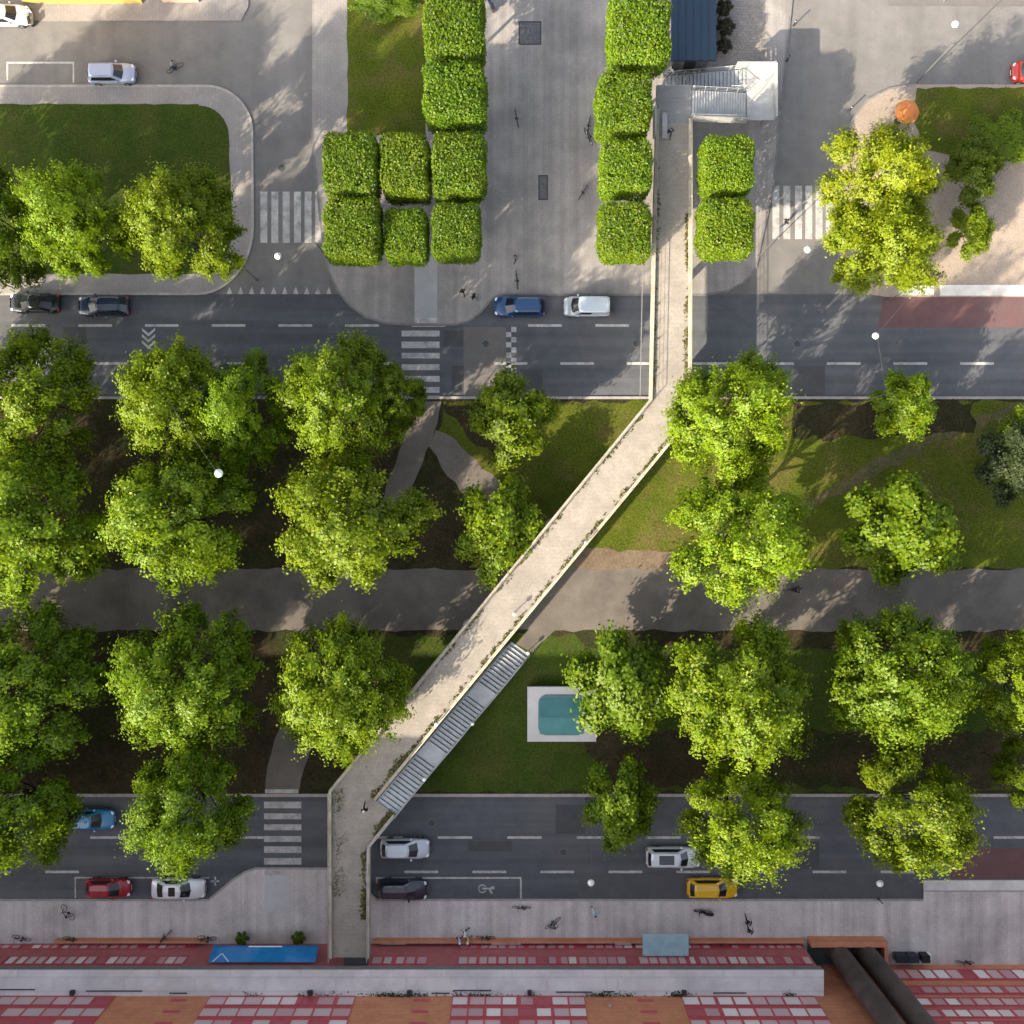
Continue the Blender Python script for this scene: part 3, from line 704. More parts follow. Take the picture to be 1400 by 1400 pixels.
tufts(px([(560, 1038), (514, 1094)], DZ), -.5, 60, .15)
A = np.array(Cs); 
q = leaves(rng, A[:, :3], rng.normal(size=(len(A), 3)) * .5 + np.array([0, 0, .7]), A[:, 3])
o = link('moss_tufts', quads_mesh('moss_tufts', q, WEED), bridge); o.location = -BO; o['kind'] = 'stuff'

# long stair parallel to the deck
def stair(top0, top1, bot0, bot1, z_top, z_bot, n, landings, tread, name, m, side=None):
    """treads between two edge lines (world 2-d), flat landings at the given step indices; each tread a slab with an open riser"""
    T0, T1, B0, B1 = [Vector(p) for p in (top0, top1, bot0, bot1)]
    mb = MB(); units = []
    tot = n + len(landings) * 3.6
    pos = 0.0
    for k in range(n):
        z = z_top - (z_top - z_bot) * (k + 1) / n
        ln = 1.0 + (3.6 if k in landings else 0)
        u0, u1 = pos / tot, (pos + ln - (.15 if tread < 1 else 0)) / tot
        pts = [T0.lerp(B0, u0), T1.lerp(B1, u0), T1.lerp(B1, u1), T0.lerp(B0, u1)]
        mb.prism([tuple(p) for p in pts], z - .06, z)
        units.append((pos / tot, (pos + ln) / tot, z)); pos += ln
    bpart(mb, name, m)
    # stringers under both edges
    mb = MB()
    for A0, B in ((T0, B0), (T1, B1)):
        pts = []
        for u0, u1, z in units: pts += [A0.lerp(B, (u0 + u1) / 2).to_3d() + Vector((0, 0, z - .22))]
        mb.tube([A0.to_3d() + Vector((0, 0, z_top - .2))] + pts, .11, 4)
    bpart(mb, 'stringer', STEEL)
    for A0, B in ((T0, B0), (T1, B1)):
        pts = [A0.to_3d() + Vector((0, 0, z_top))] + [A0.lerp(B, (u0 + u1) / 2).to_3d() + Vector((0, 0, z)) for u0, u1, z in units[::4]] + [B.to_3d() + Vector((0, 0, z_bot))]
        railing(pts, 0, .95, 1.7)
TREAD = mat('stair_tread', (.30, .325, .35), (.38, .40, .42), rough=.6, scale=1.5, big=(.25, .27, .28), big_scale=.5, big_amt=.5)
stair(P(515, 1095, DZ), P(541, 1114, DZ), P(699, 876, 0), P(724, 894, 0), DZ, .15, 40, (13, 27), .9, 'stair_flight', TREAD)
# switchback stair at the north end, white painted steel
stair(P(946, 123, DZ), P(946, 161, DZ), P(1020, 127, 3.0), P(1020, 163, 3.0), DZ, 3.0, 20, (), .9, 'stair_flight', STEELW)
mb = MB(); mb.tube([P3(1024, 140, 3.0) + Vector((0, 0, .9)), P3(1046, 112, 3.0) + Vector((0, 0, .9))], .03, 6); mb.tube([P3(1024, 140, 3.0), P3(1024, 140, 3.0) + Vector((0, 0, .9))], .03, 6); mb.tube([P3(1046, 112, 3.0), P3(1046, 112, 3.0) + Vector((0, 0, .9))], .03, 6); bpart(mb, 'landing_rail', STEEL)
bpart(MB().prism(px([(1021, 92), (1059, 92), (1059, 164), (1021, 164)], 2.95), 2.8, 2.95), 'stair_landing', STEELW)
stair(P(1020, 94, 2.9), P(1020, 122, 2.9), P(908, 104, .15), P(908, 126, .15), 2.9, .15, 22, (), .9, 'stair_flight', TREAD)
mb = MB()
for a, b in (((946, 163), (1021, 166)), ):
    p, q2 = P3(*a, DZ), P3(*b, 3.0)
    mb.poly([p + Vector((0, 0, -.3)), q2 + Vector((0, 0, -.3)), q2 + Vector((0, 0, .9)), p + Vector((0, 0, .9))])
    f = mb.bm.faces[:]; r = bmesh.ops.extrude_face_region(mb.bm, geom=f); bmesh.ops.translate(mb.bm, vec=(0, -.08, 0), verts=[v for v in r['geom'] if isinstance(v, bmesh.types.BMVert)])
bpart(mb, 'side_panel', STEELW)
mb = MB(); x0, y0 = P(1058, 164, 2.95); x1, y1 = P(1060, 92, 2.95); mb.box(x0, x0 + .1, y0, y1, 2.6, 3.9); bpart(mb, 'side_panel', STEELW)
mb = MB(); xa, ya = P(1021, 91, 2.95); mb.box(xa - 1.0, x0, y1, y1 + .1, 2.6, 3.9); bpart(mb, 'side_panel', STEELW)
mb = MB(); xa, ya = P(893, 188, DZ); xb, yb = P(895.5, 150, DZ); mb.box(xa, xa + .16, ya, yb, DZ - .3, DZ + 1.0); bpart(mb, 'side_panel', STEELW)
for a, b in ((1030, 100), (1050, 156)):
    x, y = P(a, b, 2.8); bpart(MB().lathe([(.12, 0), (.12, 2.8)], (x, y, 0), 10), 'stair_post', STEEL)
for a, b, z in ((800, 742, DZ), (598, 987, DZ), (703, 838, DZ)):
    x, y = P(a, b, z); bpart(MB().lathe([(.04, 0), (.04, 1.0), (.16, 1.05), (.17, 1.2), (.08, 1.3)], (x, y, z - .1), 12), 'lamp_post', LAMPW, smooth=True)
for a, b, z in ((646, 990, 2.6), (580, 1066, 4.4), (722, 893, 0.3)):
    x, y = P(a, b, z + .9); bpart(MB().lathe([(.04, 0), (.04, .9), (.15, .95), (.16, 1.1), (.08, 1.2)], (x, y, z - .2), 12), 'lamp_post', LAMPW, smooth=True)
bpart(MB().prism(px([(470, 1309.5), (503, 1309.5), (503, 1320), (470, 1320)], DZ), DZ - .3, DZ - .02), 'building_link', DARK)  # added connecting plate, its dark colour stands in for the dark recess
# bench on the upper deck
ben = empty('deck_bench', P3(908, 174, DZ)); tag(ben, 'narrow pale bench on the shaded upper deck of the footbridge', 'bench')
MB().box(-.22, .22, -1.1, 1.1, .40, .46).build('seat', CONC, ben, bevel=.01)
for s in (-.8, .8): MB().box(-.18, .18, s - .06, s + .06, 0, .40).build('leg', STEEL, ben)

# ------------------------------------------------------------------ brick building on the south side
BRICK = mat('terracotta_panels', (.48, .185, .100), (.58, .24, .135), rough=.8, scale=1.2, big=(.40, .15, .09), big_scale=.4, big_amt=.5, brick=(2.4, .6, .07, 0, R(90)))
REDF = mat('red_window_frame', (.42, .065, .085), (.50, .095, .115), rough=.5, scale=2)
PANE = mat('pale_window_pane', (.30, .17, .19), (.52, .36, .38), rough=.2, scale=.55, detail=3, spec=.6)  # pale base colour carries the reflected sky
PANEW = mat('white_blind', (.66, .58, .57), (.80, .72, .70), rough=.3, scale=.7, spec=.5)
ROOFG = mat('ledge_roof', (.52, .49, .50), (.64, .61, .61), rough=.85, scale=.6, big=(.40, .38, .38), big_scale=.25, big_amt=.6, brick=(6, 1.2, .06))
FASC = mat('ledge_fascia', (.17, .15, .15), (.23, .20, .20), rough=.8, scale=1)
bl = empty('brick_building', (0, -41.2, 0)); tag(bl, 'long terracotta building with red gridded windows and a pale ledge roof along the bottom', 'building')
def part(mb, name, m, root, **k):
    o = mb.build(name, m, None, **k); o.parent = root; o.location = -Vector(root.location); return o
YW, YE, ZL, BH = -41.2, -39.3, 6.3, 22.8
XE = P(1124, 0, ZL)[0]           # right end of the projecting ground floor
part(MB().box(-130, 130, YW - 18, YW, 0, BH), 'wall', BRICK, bl)
part(MB().box(-130.2, 130.2, YW - 18.2, YW + .25, BH + .002, BH + .5), 'roof', ROOFG, bl)
part(MB().box(-130, XE, YW + .002, YE, 0, ZL - .5), 'ground_floor_wall', mat('dark_red_wall', (.36, .105, .11), (.44, .14, .145), rough=.7, scale=1), bl)
part(MB().box(-130.1, XE + .1, YE + .002, YE + .3, ZL - .85, ZL - .12), 'fascia', FASC, bl)
part(MB().box(-130.1, XE + .15, YW + .003, YE + .32, ZL - .118, ZL), 'ledge_roof', ROOFG, bl)
rw = random.Random(12)
def panemat(nx, white):
    """pale panes, some behind white blinds, some red: one colour per cell of a row of nx"""
    n = 'window_panes_%d_%d' % (nx, int(white * 100))
    if n in MATS: return MATS[n]
    m = bpy.data.materials.new(n); m.use_nodes = True; nt = m.node_tree; N = nt.nodes; Lk = nt.links; b = N['Principled BSDF']
    tc = N.new('ShaderNodeTexCoord'); sp = N.new('ShaderNodeSeparateXYZ'); Lk.new(tc.outputs['Generated'], sp.inputs[0])
    oi = N.new('ShaderNodeObjectInfo')
    a = N.new('ShaderNodeMath'); a.operation = 'MULTIPLY_ADD'; a.inputs[1].default_value = nx * .998; a.inputs[2].default_value = .001; Lk.new(sp.outputs[0], a.inputs[0])
    f = N.new('ShaderNodeMath'); f.operation = 'FLOOR'; Lk.new(a.outputs[0], f.inputs[0])
    c = N.new('ShaderNodeMath'); c.operation = 'MULTIPLY_ADD'; c.inputs[1].default_value = 97.0; Lk.new(oi.outputs['Random'], c.inputs[0]); Lk.new(f.outputs[0], c.inputs[2])
    wn = N.new('ShaderNodeTexWhiteNoise'); wn.noise_dimensions = '1D'; Lk.new(c.outputs[0], wn.inputs['W'])
    r = N.new('ShaderNodeValToRGB'); r.color_ramp.interpolation = 'CONSTANT'; el = r.color_ramp.elements
    el[0].position = 0; el[0].color = (.44, .075, .095, 1); el[1].position = .12; el[1].color = (.54, .32, .34, 1)
    for p_, c_ in ((.36, (.64, .44, .45, 1)), (.60 if white < .5 else .45, (.58, .46, .47, 1)), (1 - white * .85, (.78, .68, .67, 1)), (1 - white * .3, (.86, .79, .77, 1))):
        e = el.new(p_); e.color = c_
    Lk.new(wn.outputs['Value'], r.inputs[0])
    nz = N.new('ShaderNodeTexNoise'); nz.inputs['Scale'].default_value = 1.1
    mx = N.new('ShaderNodeMix'); mx.data_type = 'RGBA'; mx.blend_type = 'MULTIPLY'; mx.inputs[0].default_value = .25
    Lk.new(r.outputs[0], mx.inputs[6]); Lk.new(nz.outputs[0], mx.inputs[7]); Lk.new(mx.outputs[2], b.inputs['Base Color'])
    b.inputs['Roughness'].default_value = .3
    MATS[n] = m; return m
def window(x0, x1, z0, z1, y, nx, nz, shear=0, white=.35, name='window'):
    """red grid frame as a part, its panes as sub-parts"""
    f = MB(); t = .09
    f.box(x0, x1, y + .004, y + .05, z0 - (.22 if name == 'window' else 0), z1 + (.20 if name == 'window' else 0))
    xs = [x0 + (x1 - x0) * i / nx for i in range(nx + 1)]; zs = [z0 + (z1 - z0) * i / nz for i in range(nz + 1)]
    fo = part(f, name, REDF, bl)
    sh = MB(); sh.box(x0 + .06, x1 - .06, y + .052, y + .07, z0 + t, z1 - t)
    o = sh.build('pane', panemat(nx, white)); o.parent = fo
    bars = MB(); bars.box(x0 + .03, x1 - .03, y + .0712, y + .105, z1 - t, z1 - .02); bars.box(x0 + .03, x1 - .03, y + .0712, y + .105, z0 + .02, z0 + t)
    for i in range(1, nx):
        e = rw.uniform(.05, .11) * (2.2 if rw.random() < .22 else 1)
        bars.box(xs[i] - e, xs[i] + e, y + .071, y + .10, z0 + t * .6, z1 - t * .6)
    o = bars.build('mullion', REDF); o.parent = fo
def XW(pxx, z, y): return (pxx - 700) * (CAMH - z) / CAMH / PXM
# upper floors: bays of red windows between plain terracotta panels
bays = [(-60, 152, .2), (283, 484, .2), (618, 800, .45), (934, 1118, .4)]
for z0 in (6.55, 8.55, 10.55, 13.2, 15.2):
    z1 = z0 + 1.55
    for a, b, wh in bays:
        window(XW(a, 7.4, 0), XW(b, 7.4, 0), z0, z1, YW, 8, 1, white=wh)
for z0, wh in ((1.3, .8), (4.6, .1), (6.8, .25), (8.8, .45), (10.8, .3), (13.2, .3)):
    window(XW(1222, 2, 0), XW(1440, 2, 0), z0, z0 + (1.9 if z0 < 2 else 1.35), YW, 12, 1, white=wh)
# small red vents in the plain panels
for a in (560, 585, 868, 890, 250):
    pass
for a in (232, 566, 872):
    for z0 in (6.9, 8.9, 10.9):
        part(MB().box(XW(a, 7.4, 0), XW(a + 22, 7.4, 0), YW + .004, YW + .05, z0, z0 + .4), 'vent', REDF, bl)
# ground floor windows: two strips of small panes
for a in range(-2, 12):
    x0 = -60 + a * 7.9; x1 = x0 + 7.7
    c0, c1 = 700 + x0 * 15.6, 700 + x1 * 15.6
    if c1 > 280 and c0 < 505: continue
    if x1 > XE: x1 = XE - .2
    if x1 - x0 < 2: continue
    window(x0, x1, .5, 1.4, YE, 9, 1, white=.25, name='shop_window')
    window(x0, x1, 3.0, 4.6, YE, 9, 1, white=.22, name='shop_window')
window(XW(510, 3, 0), XW(585, 3, 0), 3.0, 4.6, YE, 5, 1, white=.8, name='shop_window')
window(XW(80, 3, 0), XW(284, 3, 0), 3.0, 4.6, YE, 16, 1, white=.2, name='shop_window') if False else None
# low brick coping in front of the ground floor
part(MB().box(XW(80, 0, 0), XW(286, 0, 0), YE + .35, YE + .55, 0, .9), 'coping_wall', BRICK, bl)
part(MB().box(XW(512, 0, 0), XW(876, 0, 0), YE + .35, YE + .55, 0, .9), 'coping_wall', BRICK, bl)
part(MB().box(XW(942, 0, 0), XW(1096, 0, 0), YE + .35, YE + .55, 0, .9), 'coping_wall', BRICK, bl)
# pipes and weeds on the ledge roof
for a, b in ((-5, 48), (118, 195), (232, 256), (590, 615), (620, 672), (760, 810), (825, 840), (975, 1020)):
    y = YW + rw.uniform(.25, .6); part(MB().tube([(XW(a, ZL, 0), y, ZL + .08), (XW(b, ZL, 0), y, ZL + .08)], .05, 6), 'roof_pipe', DARK, bl)
for a in (100, 425, 560, 724, 935): part(MB().box(XW(a, ZL, 0) - .18, XW(a, ZL, 0) + .18, YW + .2, YW + .55, ZL + .001, ZL + .35), 'roof_vent', DARK, bl)
Cs = []
for a, n, sp in ((345, 40, 9), (415, 25, 6), (445, 40, 12), (530, 160, 18), (565, 120, 14), (648, 150, 22), (725, 30, 5), (822, 120, 10), (850, 80, 14), (925, 140, 8), (1080, 60, 6)):
    for _ in range(n): Cs.append((XW(rng.normal(a, sp), ZL, 0), YW + abs(rng.normal(.12, .14)), ZL + abs(rng.normal(0, .12)), rng.uniform(.05, .12)))
A = np.array(Cs); q = leaves(rng, A[:, :3], rng.normal(size=(len(A), 3)) + np.array([0, 0, .6]), A[:, 3])
o = link('roof_weeds', quads_mesh('roof_weeds', q, LEAF_G), bl); o.location = -Vector(bl.location); o['kind'] = 'stuff'
# chimney enclosure and flues
fl = empty('flue_shaft', P3(1152, 1300, 0)); tag(fl, 'pair of dark round flues rising from a brick walled shaft beside the building end', 'chimney')
x0, x1 = P(1103, 0)[0], P(1206, 0)[0]
mb = MB()
mb.box(x0, x1, P(0, 1286)[1], P(0, 1279)[1], 0, 1.5); mb.box(x1 - .3, x1, -41.2, P(0, 1286)[1] - .001, 0, 1.5)
part(mb, 'brick_wall', BRICK, fl)
part(MB().box(x0, x1 - .31, -41.1, P(0, 1287)[1], 0, .3), 'shaft_floor', mat('dark_shaft', (.03, .045, .045), (.06, .08, .08), rough=.6), fl)
FLUE = mat('flue_steel', (.075, .056, .052), (.115, .088, .080), rough=.6, scale=.7, big=(.035, .03, .03), big_scale=.3, big_amt=.6)
for a in (1143, 1180):
    x, y = P(a, 1299)
    part(MB().lathe([(1.12, .1), (1.12, .5), (.95, .8), (.93, 9), (.93, 9.01), (.98, 9.01), (.98, 9.25), (.93, 9.25), (.93, 22), (1.0, 22.1), (1.0, 22.6)], (x, y, 0), 24), 'flue', FLUE, fl, smooth=False)
# awning, glass canopy
aw = empty('blue_awning', (XW(360, 4, 0), YE + .3, 0)); tag(aw, 'bright blue sloping awning on the brick building beside the footbridge foot', 'awning')
BLUE = mat('blue_fabric', (.010, .150, .38), (.020, .21, .48), rough=.7, scale=.6, big=(.10, .22, .48), big_scale=.35, big_amt=.9, spec=.2)
xa, xb = XW(288, 4, 0), XW(433, 4, 0)
mb = MB(); mb.poly([(xa, YE + .31, 4.75), (xb, YE + .31, 4.75), (xb, YE + 1.0, 3.3), (xa, YE + 1.0, 3.3)])
f = mb.bm.faces[:]; r = bmesh.ops.extrude_face_region(mb.bm, geom=f); bmesh.ops.translate(mb.bm, vec=(0, -.02, -.05), verts=[v for v in r['geom'] if isinstance(v, bmesh.types.BMVert)])
part(mb, 'fabric', BLUE, aw)
part(MB().box(xa, xb, YE + 1.0, YE + 1.03, 2.95, 3.31), 'valance', BLUE, aw)
part(MB().box(XW(340, 3.3, 0), XW(386, 3.3, 0), YE + 1.035, YE + 1.11, 3.25, 3.33), 'sign_strip', LAMPW, aw)
mb = MB()
for x in (xa + .2, xb - .2, (xa + xb) / 2): mb.tube([(x, YE + .3, 3.2), (x, YE + 1.0, 3.25)], .03, 6)
part(mb, 'arm', STEEL, aw)
stripe = MB()
for a, b in ((296, 302), (302, 310)):
    s = 1 if a == 296 else -1
    xm = XW(302, 4, 0)
    for dx in (0,):
        q0 = (xm, YE + .72, 3.91); q1 = (xm + (-.6 if s > 0 else .8), YE + .33, 4.74)
        d = Vector((.16, 0, 0))
        stripe.poly([Vector(q0) + Vector((0, .03, .03)), Vector(q0) + d + Vector((0, .03, .03)), Vector(q1) + d + Vector((0, .03, .03)), Vector(q1) + Vector((0, .03, .03))])
part(stripe, 'chevron_print', mat('pale_blue_print', (.35, .55, .75), (.4, .6, .8), rough=.7), aw)
cn = empty('glass_canopy', (XW(909, 3.4, 0), YE + .3, 0)); tag(cn, 'pale blue glass canopy projecting over the shaded pavement from the brick building', 'canopy')
xa, xb = XW(879, 3.4, 0), XW(941, 3.4, 0)
GL = mat('frosted_glass', (.22, .33, .38), (.30, .42, .46), rough=.25, scale=1.2, spec=.6)
part(MB().box(xa, xb, YE + .31, YE + 2.25, 3.40, 3.46), 'glass', GL, cn)
mb = MB()
for k in range(5):
    x = xa + (xb - xa) * k / 4; mb.box(x - .03, x + .03, YE + .31, YE + 2.25, 3.30, 3.398)
part(mb, 'beam', STEEL, cn)
# white shop signs on the pavement edge
for a, b in ((523, 555), (672, 712), (840, 862)):
    x0, x1 = P(a, 0)[0], P(b, 0)[0]; s = empty('bench', ((x0 + x1) / 2, P(0, 1290)[1] + .3, KZ)); 
    tag(s, {523: 'pale slim bench beside the footbridge foot', 672: 'pale slim bench near the three people at the brick building', 840: 'short pale slim bench beside the glass canopy'}[a], 'bench', 'slim benches along the brick building')
    MB().box(-(x1 - x0) / 2, (x1 - x0) / 2, -.16, .16, .40, .45).build('seat', KERBW, s)
    for q in (-1, 1): MB().box(q * (x1 - x0) / 2 * .8 - .04, q * (x1 - x0) / 2 * .8 + .04, -.14, .14, 0, .40).build('leg', STEEL, s)

# ------------------------------------------------------------------ other buildings
def plain_house(name, x0, x1, y0, y1, h, wallm, label, cat='building', win=True):
    o = empty(name, ((x0 + x1) / 2, y0, 0)); tag(o, label, cat)
    part(MB().box(x0, x1, y0, y1, 0, h), 'wall', wallm, o)
    part(MB().box(x0 - .3, x1 + .3, y0 - .3, y1 + .3, h + .002, h + .4), 'roof', CONC, o)
    part(MB().box(x0, x1, y0 - .12, y0 - .002, 0, .6), 'plinth', wallm, o)
    if win:
        n = max(1, int((x1 - x0) / 3))
        for fl_ in range(int(h // 3.2)):
            for k in range(n):
                xx = x0 + (x1 - x0) * (k + .5) / n
                w = part(MB().box(xx - .6, xx + .6, y0 - .06, y0 - .003, 1.2 + 3.2 * fl_, 2.8 + 3.2 * fl_), 'window', STEELW, o)
                q = MB().box(xx - .5, xx + .5, y0 - .075, y0 - .062, 1.3 + 3.2 * fl_, 2.7 + 3.2 * fl_).build('pane', CARGLASS); q.parent = w
    return o
YEL = mat('yellow_render', (.40, .27, .075), (.46, .32, .10), rough=.85, scale=1, big=(.5, .33, .10), big_scale=.3, big_amt=.5)
PINK = mat('pink_render', (.48, .34, .27), (.54, .38, .31), rough=.85, scale=1)
yb = P(0, 4)[1]
plain_house('rendered_building', P(34, 0)[0], P(196, 0)[0], yb, yb + 12, 11, YEL, 'yellow rendered building whose wall foot shows along the top edge')
plain_house('rendered_building', P(224, 0)[0], P(273, 0)[0], yb + .1, yb + 12, 9, PINK, 'pink rendered building showing a sliver of wall at the top edge')
# pavilion with dark blue roof
pv = empty('roofed_pavilion', P3(948, 20, 0)); tag(pv, 'low pavilion with a flat dark blue roof beside the top of the footbridge', 'pavilion')
x0, y1 = P(918, 82, 3.6); x1, _ = P(979, 82, 3.6); yt = P(0, -60, 3.6)[1]
part(MB().box(x0 + .4, x1 - .4, y1 + .5, yt, 0, 3.3), 'wall', mat('pavilion_wall', (.10, .11, .12), (.14, .15, .16), rough=.7), pv)
NAVY = mat('navy_roof', (.014, .034, .062), (.020, .043, .074), rough=.6, scale=.5, big=(.012, .028, .052), big_scale=.25, big_amt=.7, spec=.4)
part(MB().box(x0, x1, y1, yt + .3, 3.302, 3.6), 'roof', NAVY, pv)
mb = MB()
for k in range(1, 6): mb.box(x0 + (x1 - x0) * k / 6 - .03, x0 + (x1 - x0) * k / 6 + .03, y1 + .05, yt, 3.601, 3.64)
o = mb.build('roof_seam', NAVY); o.parent = pv; o.location = -Vector(pv.location)
part(MB().box((x0 + x1) / 2 - .5, (x0 + x1) / 2 + .5, y1 + .44, y1 + .498, 0, 2.2), 'door', DARK, pv)
# teal skylight kiosk
sk = empty('skylight_kiosk', P3(767, 976, 0)); tag(sk, 'white framed teal skylight with rounded corners on the lower lawn', 'skylight')
h = 1.2
x0, y0 = P(721, 1014, h); x1, y1 = P(815, 939, h)
part(MB().box(x0 + .1, x1 - .1, y0 + .1, y1 - .1, 0, h - .15), 'wall', CONC, sk)
def rrect(x0, x1, y0, y1, r, n=6):
    out = []
    for cx, cy, a in ((x1 - r, y1 - r, 0), (x0 + r, y1 - r, 90), (x0 + r, y0 + r, 180), (x1 - r, y0 + r, 270)):
        out += [(cx + r * math.cos(R(a + 90 * k / n)), cy + r * math.sin(R(a + 90 * k / n))) for k in range(n + 1)]
    return out
part(MB().prism([(x0, y0), (x1, y0), (x1, y1), (x0, y1)], h - .148, h), 'roof_border', mat('white_slab', (.40, .39, .40), (.49, .48, .48), rough=.8, scale=1, big=(.34, .33, .33), big_scale=.5, big_amt=.5), sk)
TEAL = mat('teal_glass', (.030, .150, .150), (.045, .185, .180), rough=.15, scale=.8, spec=.6)
TEALD = mat('teal_glass_dark', (.018, .110, .120), (.028, .140, .145), rough=.15, scale=.8, spec=.6)
gx0, gy0 = P(736, 1005, h); gx1, gy1 = P(799, 950, h); gm = P(0, 980, h)[1]
part(MB().prism(rrect(gx0, gx1, gy0, gy1, .75), h + .002, h + .10), 'glass_frame', mat('teal_frame', (.05, .13, .14), (.07, .16, .16), rough=.5), sk)
part(MB().box(gx0 + .12, gx1 - .12, gy0 + .12, gm - .03, h + .101, h + .13), 'glass_panel', TEAL, sk)
part(MB().box(gx0 + .12, gx1 - .12, gm + .03, gy1 - .3, h + .101, h + .13), 'glass_panel', TEALD, sk)

# ------------------------------------------------------------------ lamps
def hang_lamp(cx, cy, z, ends, label, r=.30):
    x, y = P(cx, cy, z); o = empty('hanging_lamp', (x, y, 0)); tag(o, label, 'street lamp', 'hanging street lamps')
    part(MB().lathe([(.05, .34), (.12, .30), (r * .8, .18), (r, 0), (r * .85, -.14), (.08, -.2)], (x, y, z), 16), 'lamp_globe', LAMPW, o, smooth=True)
    pts = []
    for e in ends:
        if e == 'wall': pts.append((x + 1.5, YW + .06, z + 1.2)); part(MB().box(x + 1.4, x + 1.6, YW + .004, YW + .1, z + 1.0, z + 1.3), 'wall_bracket', STEEL, o); continue
        ex, ey = P(*e); pts.append((ex, ey, z + .6))
        part(MB().lathe([(.10, 0), (.10, .3), (.055, .4), (.035, z + .6), (.05, z + .7)], (ex, ey, 0), 10), 'pole', GREYM, o, smooth=False)
    mb = MB(); mb.tube([pts[0], (x, y, z + .36), pts[1]], .008, 5); part(mb, 'span_wire', GREYM, o)
    return o
hang_lamp(1197, 459, 7.5, ((1212, 412), (1168, 552)), 'white globe lamp hanging over the upper road near the red bus lane')
hang_lamp(380, 350, 7, ((352, 383), (452, 360)), 'white globe lamp hanging over the shaded side street below its zebra')
hang_lamp(1104, 341, 7, ((1146, 372), (1036, 352)), 'white globe lamp hanging below the sunlit zebra crossing')
hang_lamp(808, 1207, 7, ((800, 1093), 'wall'), 'white globe lamp hanging over the lower road near the parking bay end')
hang_lamp(1203, 1208, 7, ((1172, 1093), 'wall'), 'white globe lamp hanging over the lower road beside the tree near the red bus lane')
hang_lamp(1306, 33, 7, ((1254, 112), (1290, 2)), 'white globe lamp hanging over the pale sunlit street', .3)
hang_lamp(299, 647, 15.5, ((318, 655), (300, 560)), 'white globe lamp among the crowns of the left park trees', .34)
BO2 = 'slim bollards at the pavement edge'
def bollard(cx, cy, label):
    x, y = P(cx, cy); o = empty('bollard', (x, y, KZ)); tag(o, label, 'bollard', BO2)
    MB().lathe([(.09, 0), (.09, .1), (.06, .14), (.06, 1.0), (.075, 1.02), (.05, 1.12)], n=12).build('post', DARK, o, smooth=False)
    MB().lathe([(.064, .86), (.064, .94)], n=12).build('reflector', LAMPW, o)
bollard(1084, 36, 'slim dark bollard on the sunlit kerb near the top edge')
bollard(1075, 84, 'slim dark bollard on the kerb beside the white stair landing')
bollard(1160, 152, 'slim dark bollard on the curved kerb near the orange parasol')
bollard(1200, 1228, 'slim dark bollard at the lower kerb below the hanging lamp')

# orange parasol
pr = empty('parasol', P3(1240, 153, KZ)); tag(pr, 'round orange parasol standing beside the dark lawn', 'parasol')
x, y = P(1240, 153, 2.4); pr.location = (x, y, KZ)
ORG = mat('orange_canvas', (.50, .155, .050), (.60, .24, .080), rough=.8, scale=2.2, spec=.1)
mb = MB(); n = 16
top = mb.bm.verts.new((0, 0, 2.75)); r1 = [mb.bm.verts.new((.6 * math.cos(2 * math.pi * k / n), .6 * math.sin(2 * math.pi * k / n), 2.6)) for k in range(n)]
r2 = [mb.bm.verts.new((1.12 * math.cos(2 * math.pi * k / n) * (1 if k % 2 == 0 else .94), 1.12 * math.sin(2 * math.pi * k / n) * (1 if k % 2 == 0 else .94), 2.25 if k % 2 == 0 else 2.3)) for k in range(n)]
for k in range(n):
    j = (k + 1) % n; mb.bm.faces.new([top, r1[k], r1[j]]); mb.bm.faces.new([r1[k], r2[k], r2[j], r1[j]])
mb.build('canopy', ORG, pr)
mb = MB(); mb.tube([(0, 0, 0), (0, 0, 2.8)], .03, 8); mb.build('pole', STEEL, pr)
MB().lathe([(.3, 0), (.3, .08), (.06, .1)], n=14).build('base', DARK, pr)

# plaza grates
GRT = mat('iron_grate', (.050, .052, .056), (.075, .077, .08), rough=.6, scale=3, brick=(.12, .12, .5))
for (a, b, c, d, lab) in ((709, 30, 740, 62, 'square dark iron grate set in the plaza near the top edge'), (736, 240, 749, 274, 'narrow dark iron grate set in the middle of the plaza')):
    x0, y0 = P(a, d); x1, y1 = P(c, b); o = empty('floor_grate', ((x0 + x1) / 2, (y0 + y1) / 2, KZ)); tag(o, lab, 'grate', 'iron grates in the plaza')
    hx, hy = (x1 - x0) / 2, (y1 - y0) / 2
    mb = MB(); mb.box(-hx, hx, -hy, -hy + .1, 0, .02); mb.box(-hx, hx, hy - .1, hy, 0, .02); mb.box(-hx, -hx + .1, -hy + .1, hy - .1, 0, .02); mb.box(hx - .1, hx, -hy + .1, hy - .1, 0, .02)
    mb.build('frame', DARK, o)
    MB().box(-hx + .1, hx - .1, -hy + .1, hy - .1, 0, .014).build('grille', mat('grate_infill', (.10, .10, .105), (.14, .14, .145), rough=.7, brick=(.14, .14, .45)), o)

MH = 'manhole covers in the roads'
for cx, cy, lab in ((664, 470, 'round manhole cover in the brownish road patch'), (870, 470, 'round manhole cover in the upper road beside the footbridge'), (590, 1125, 'round manhole cover in the lower road beyond the bridge stair'), (1090, 470, 'round manhole cover in the upper road under the twin trees'), (385, 230, 'round manhole cover above the shaded zebra stripes'), (770, 1165, 'round manhole cover in the lower road between the two pale moving cars')):
    o = empty('manhole_cover', (*P(cx, cy), .006)); tag(o, lab, 'manhole cover', MH)
    MB().lathe([(.36, 0), (.36, .006), (.31, .008), (.31, .004)], n=20).build('frame', GREYM, o); MB().lathe([(.30, 0), (.30, .007)], n=20).build('lid', GRT, o)
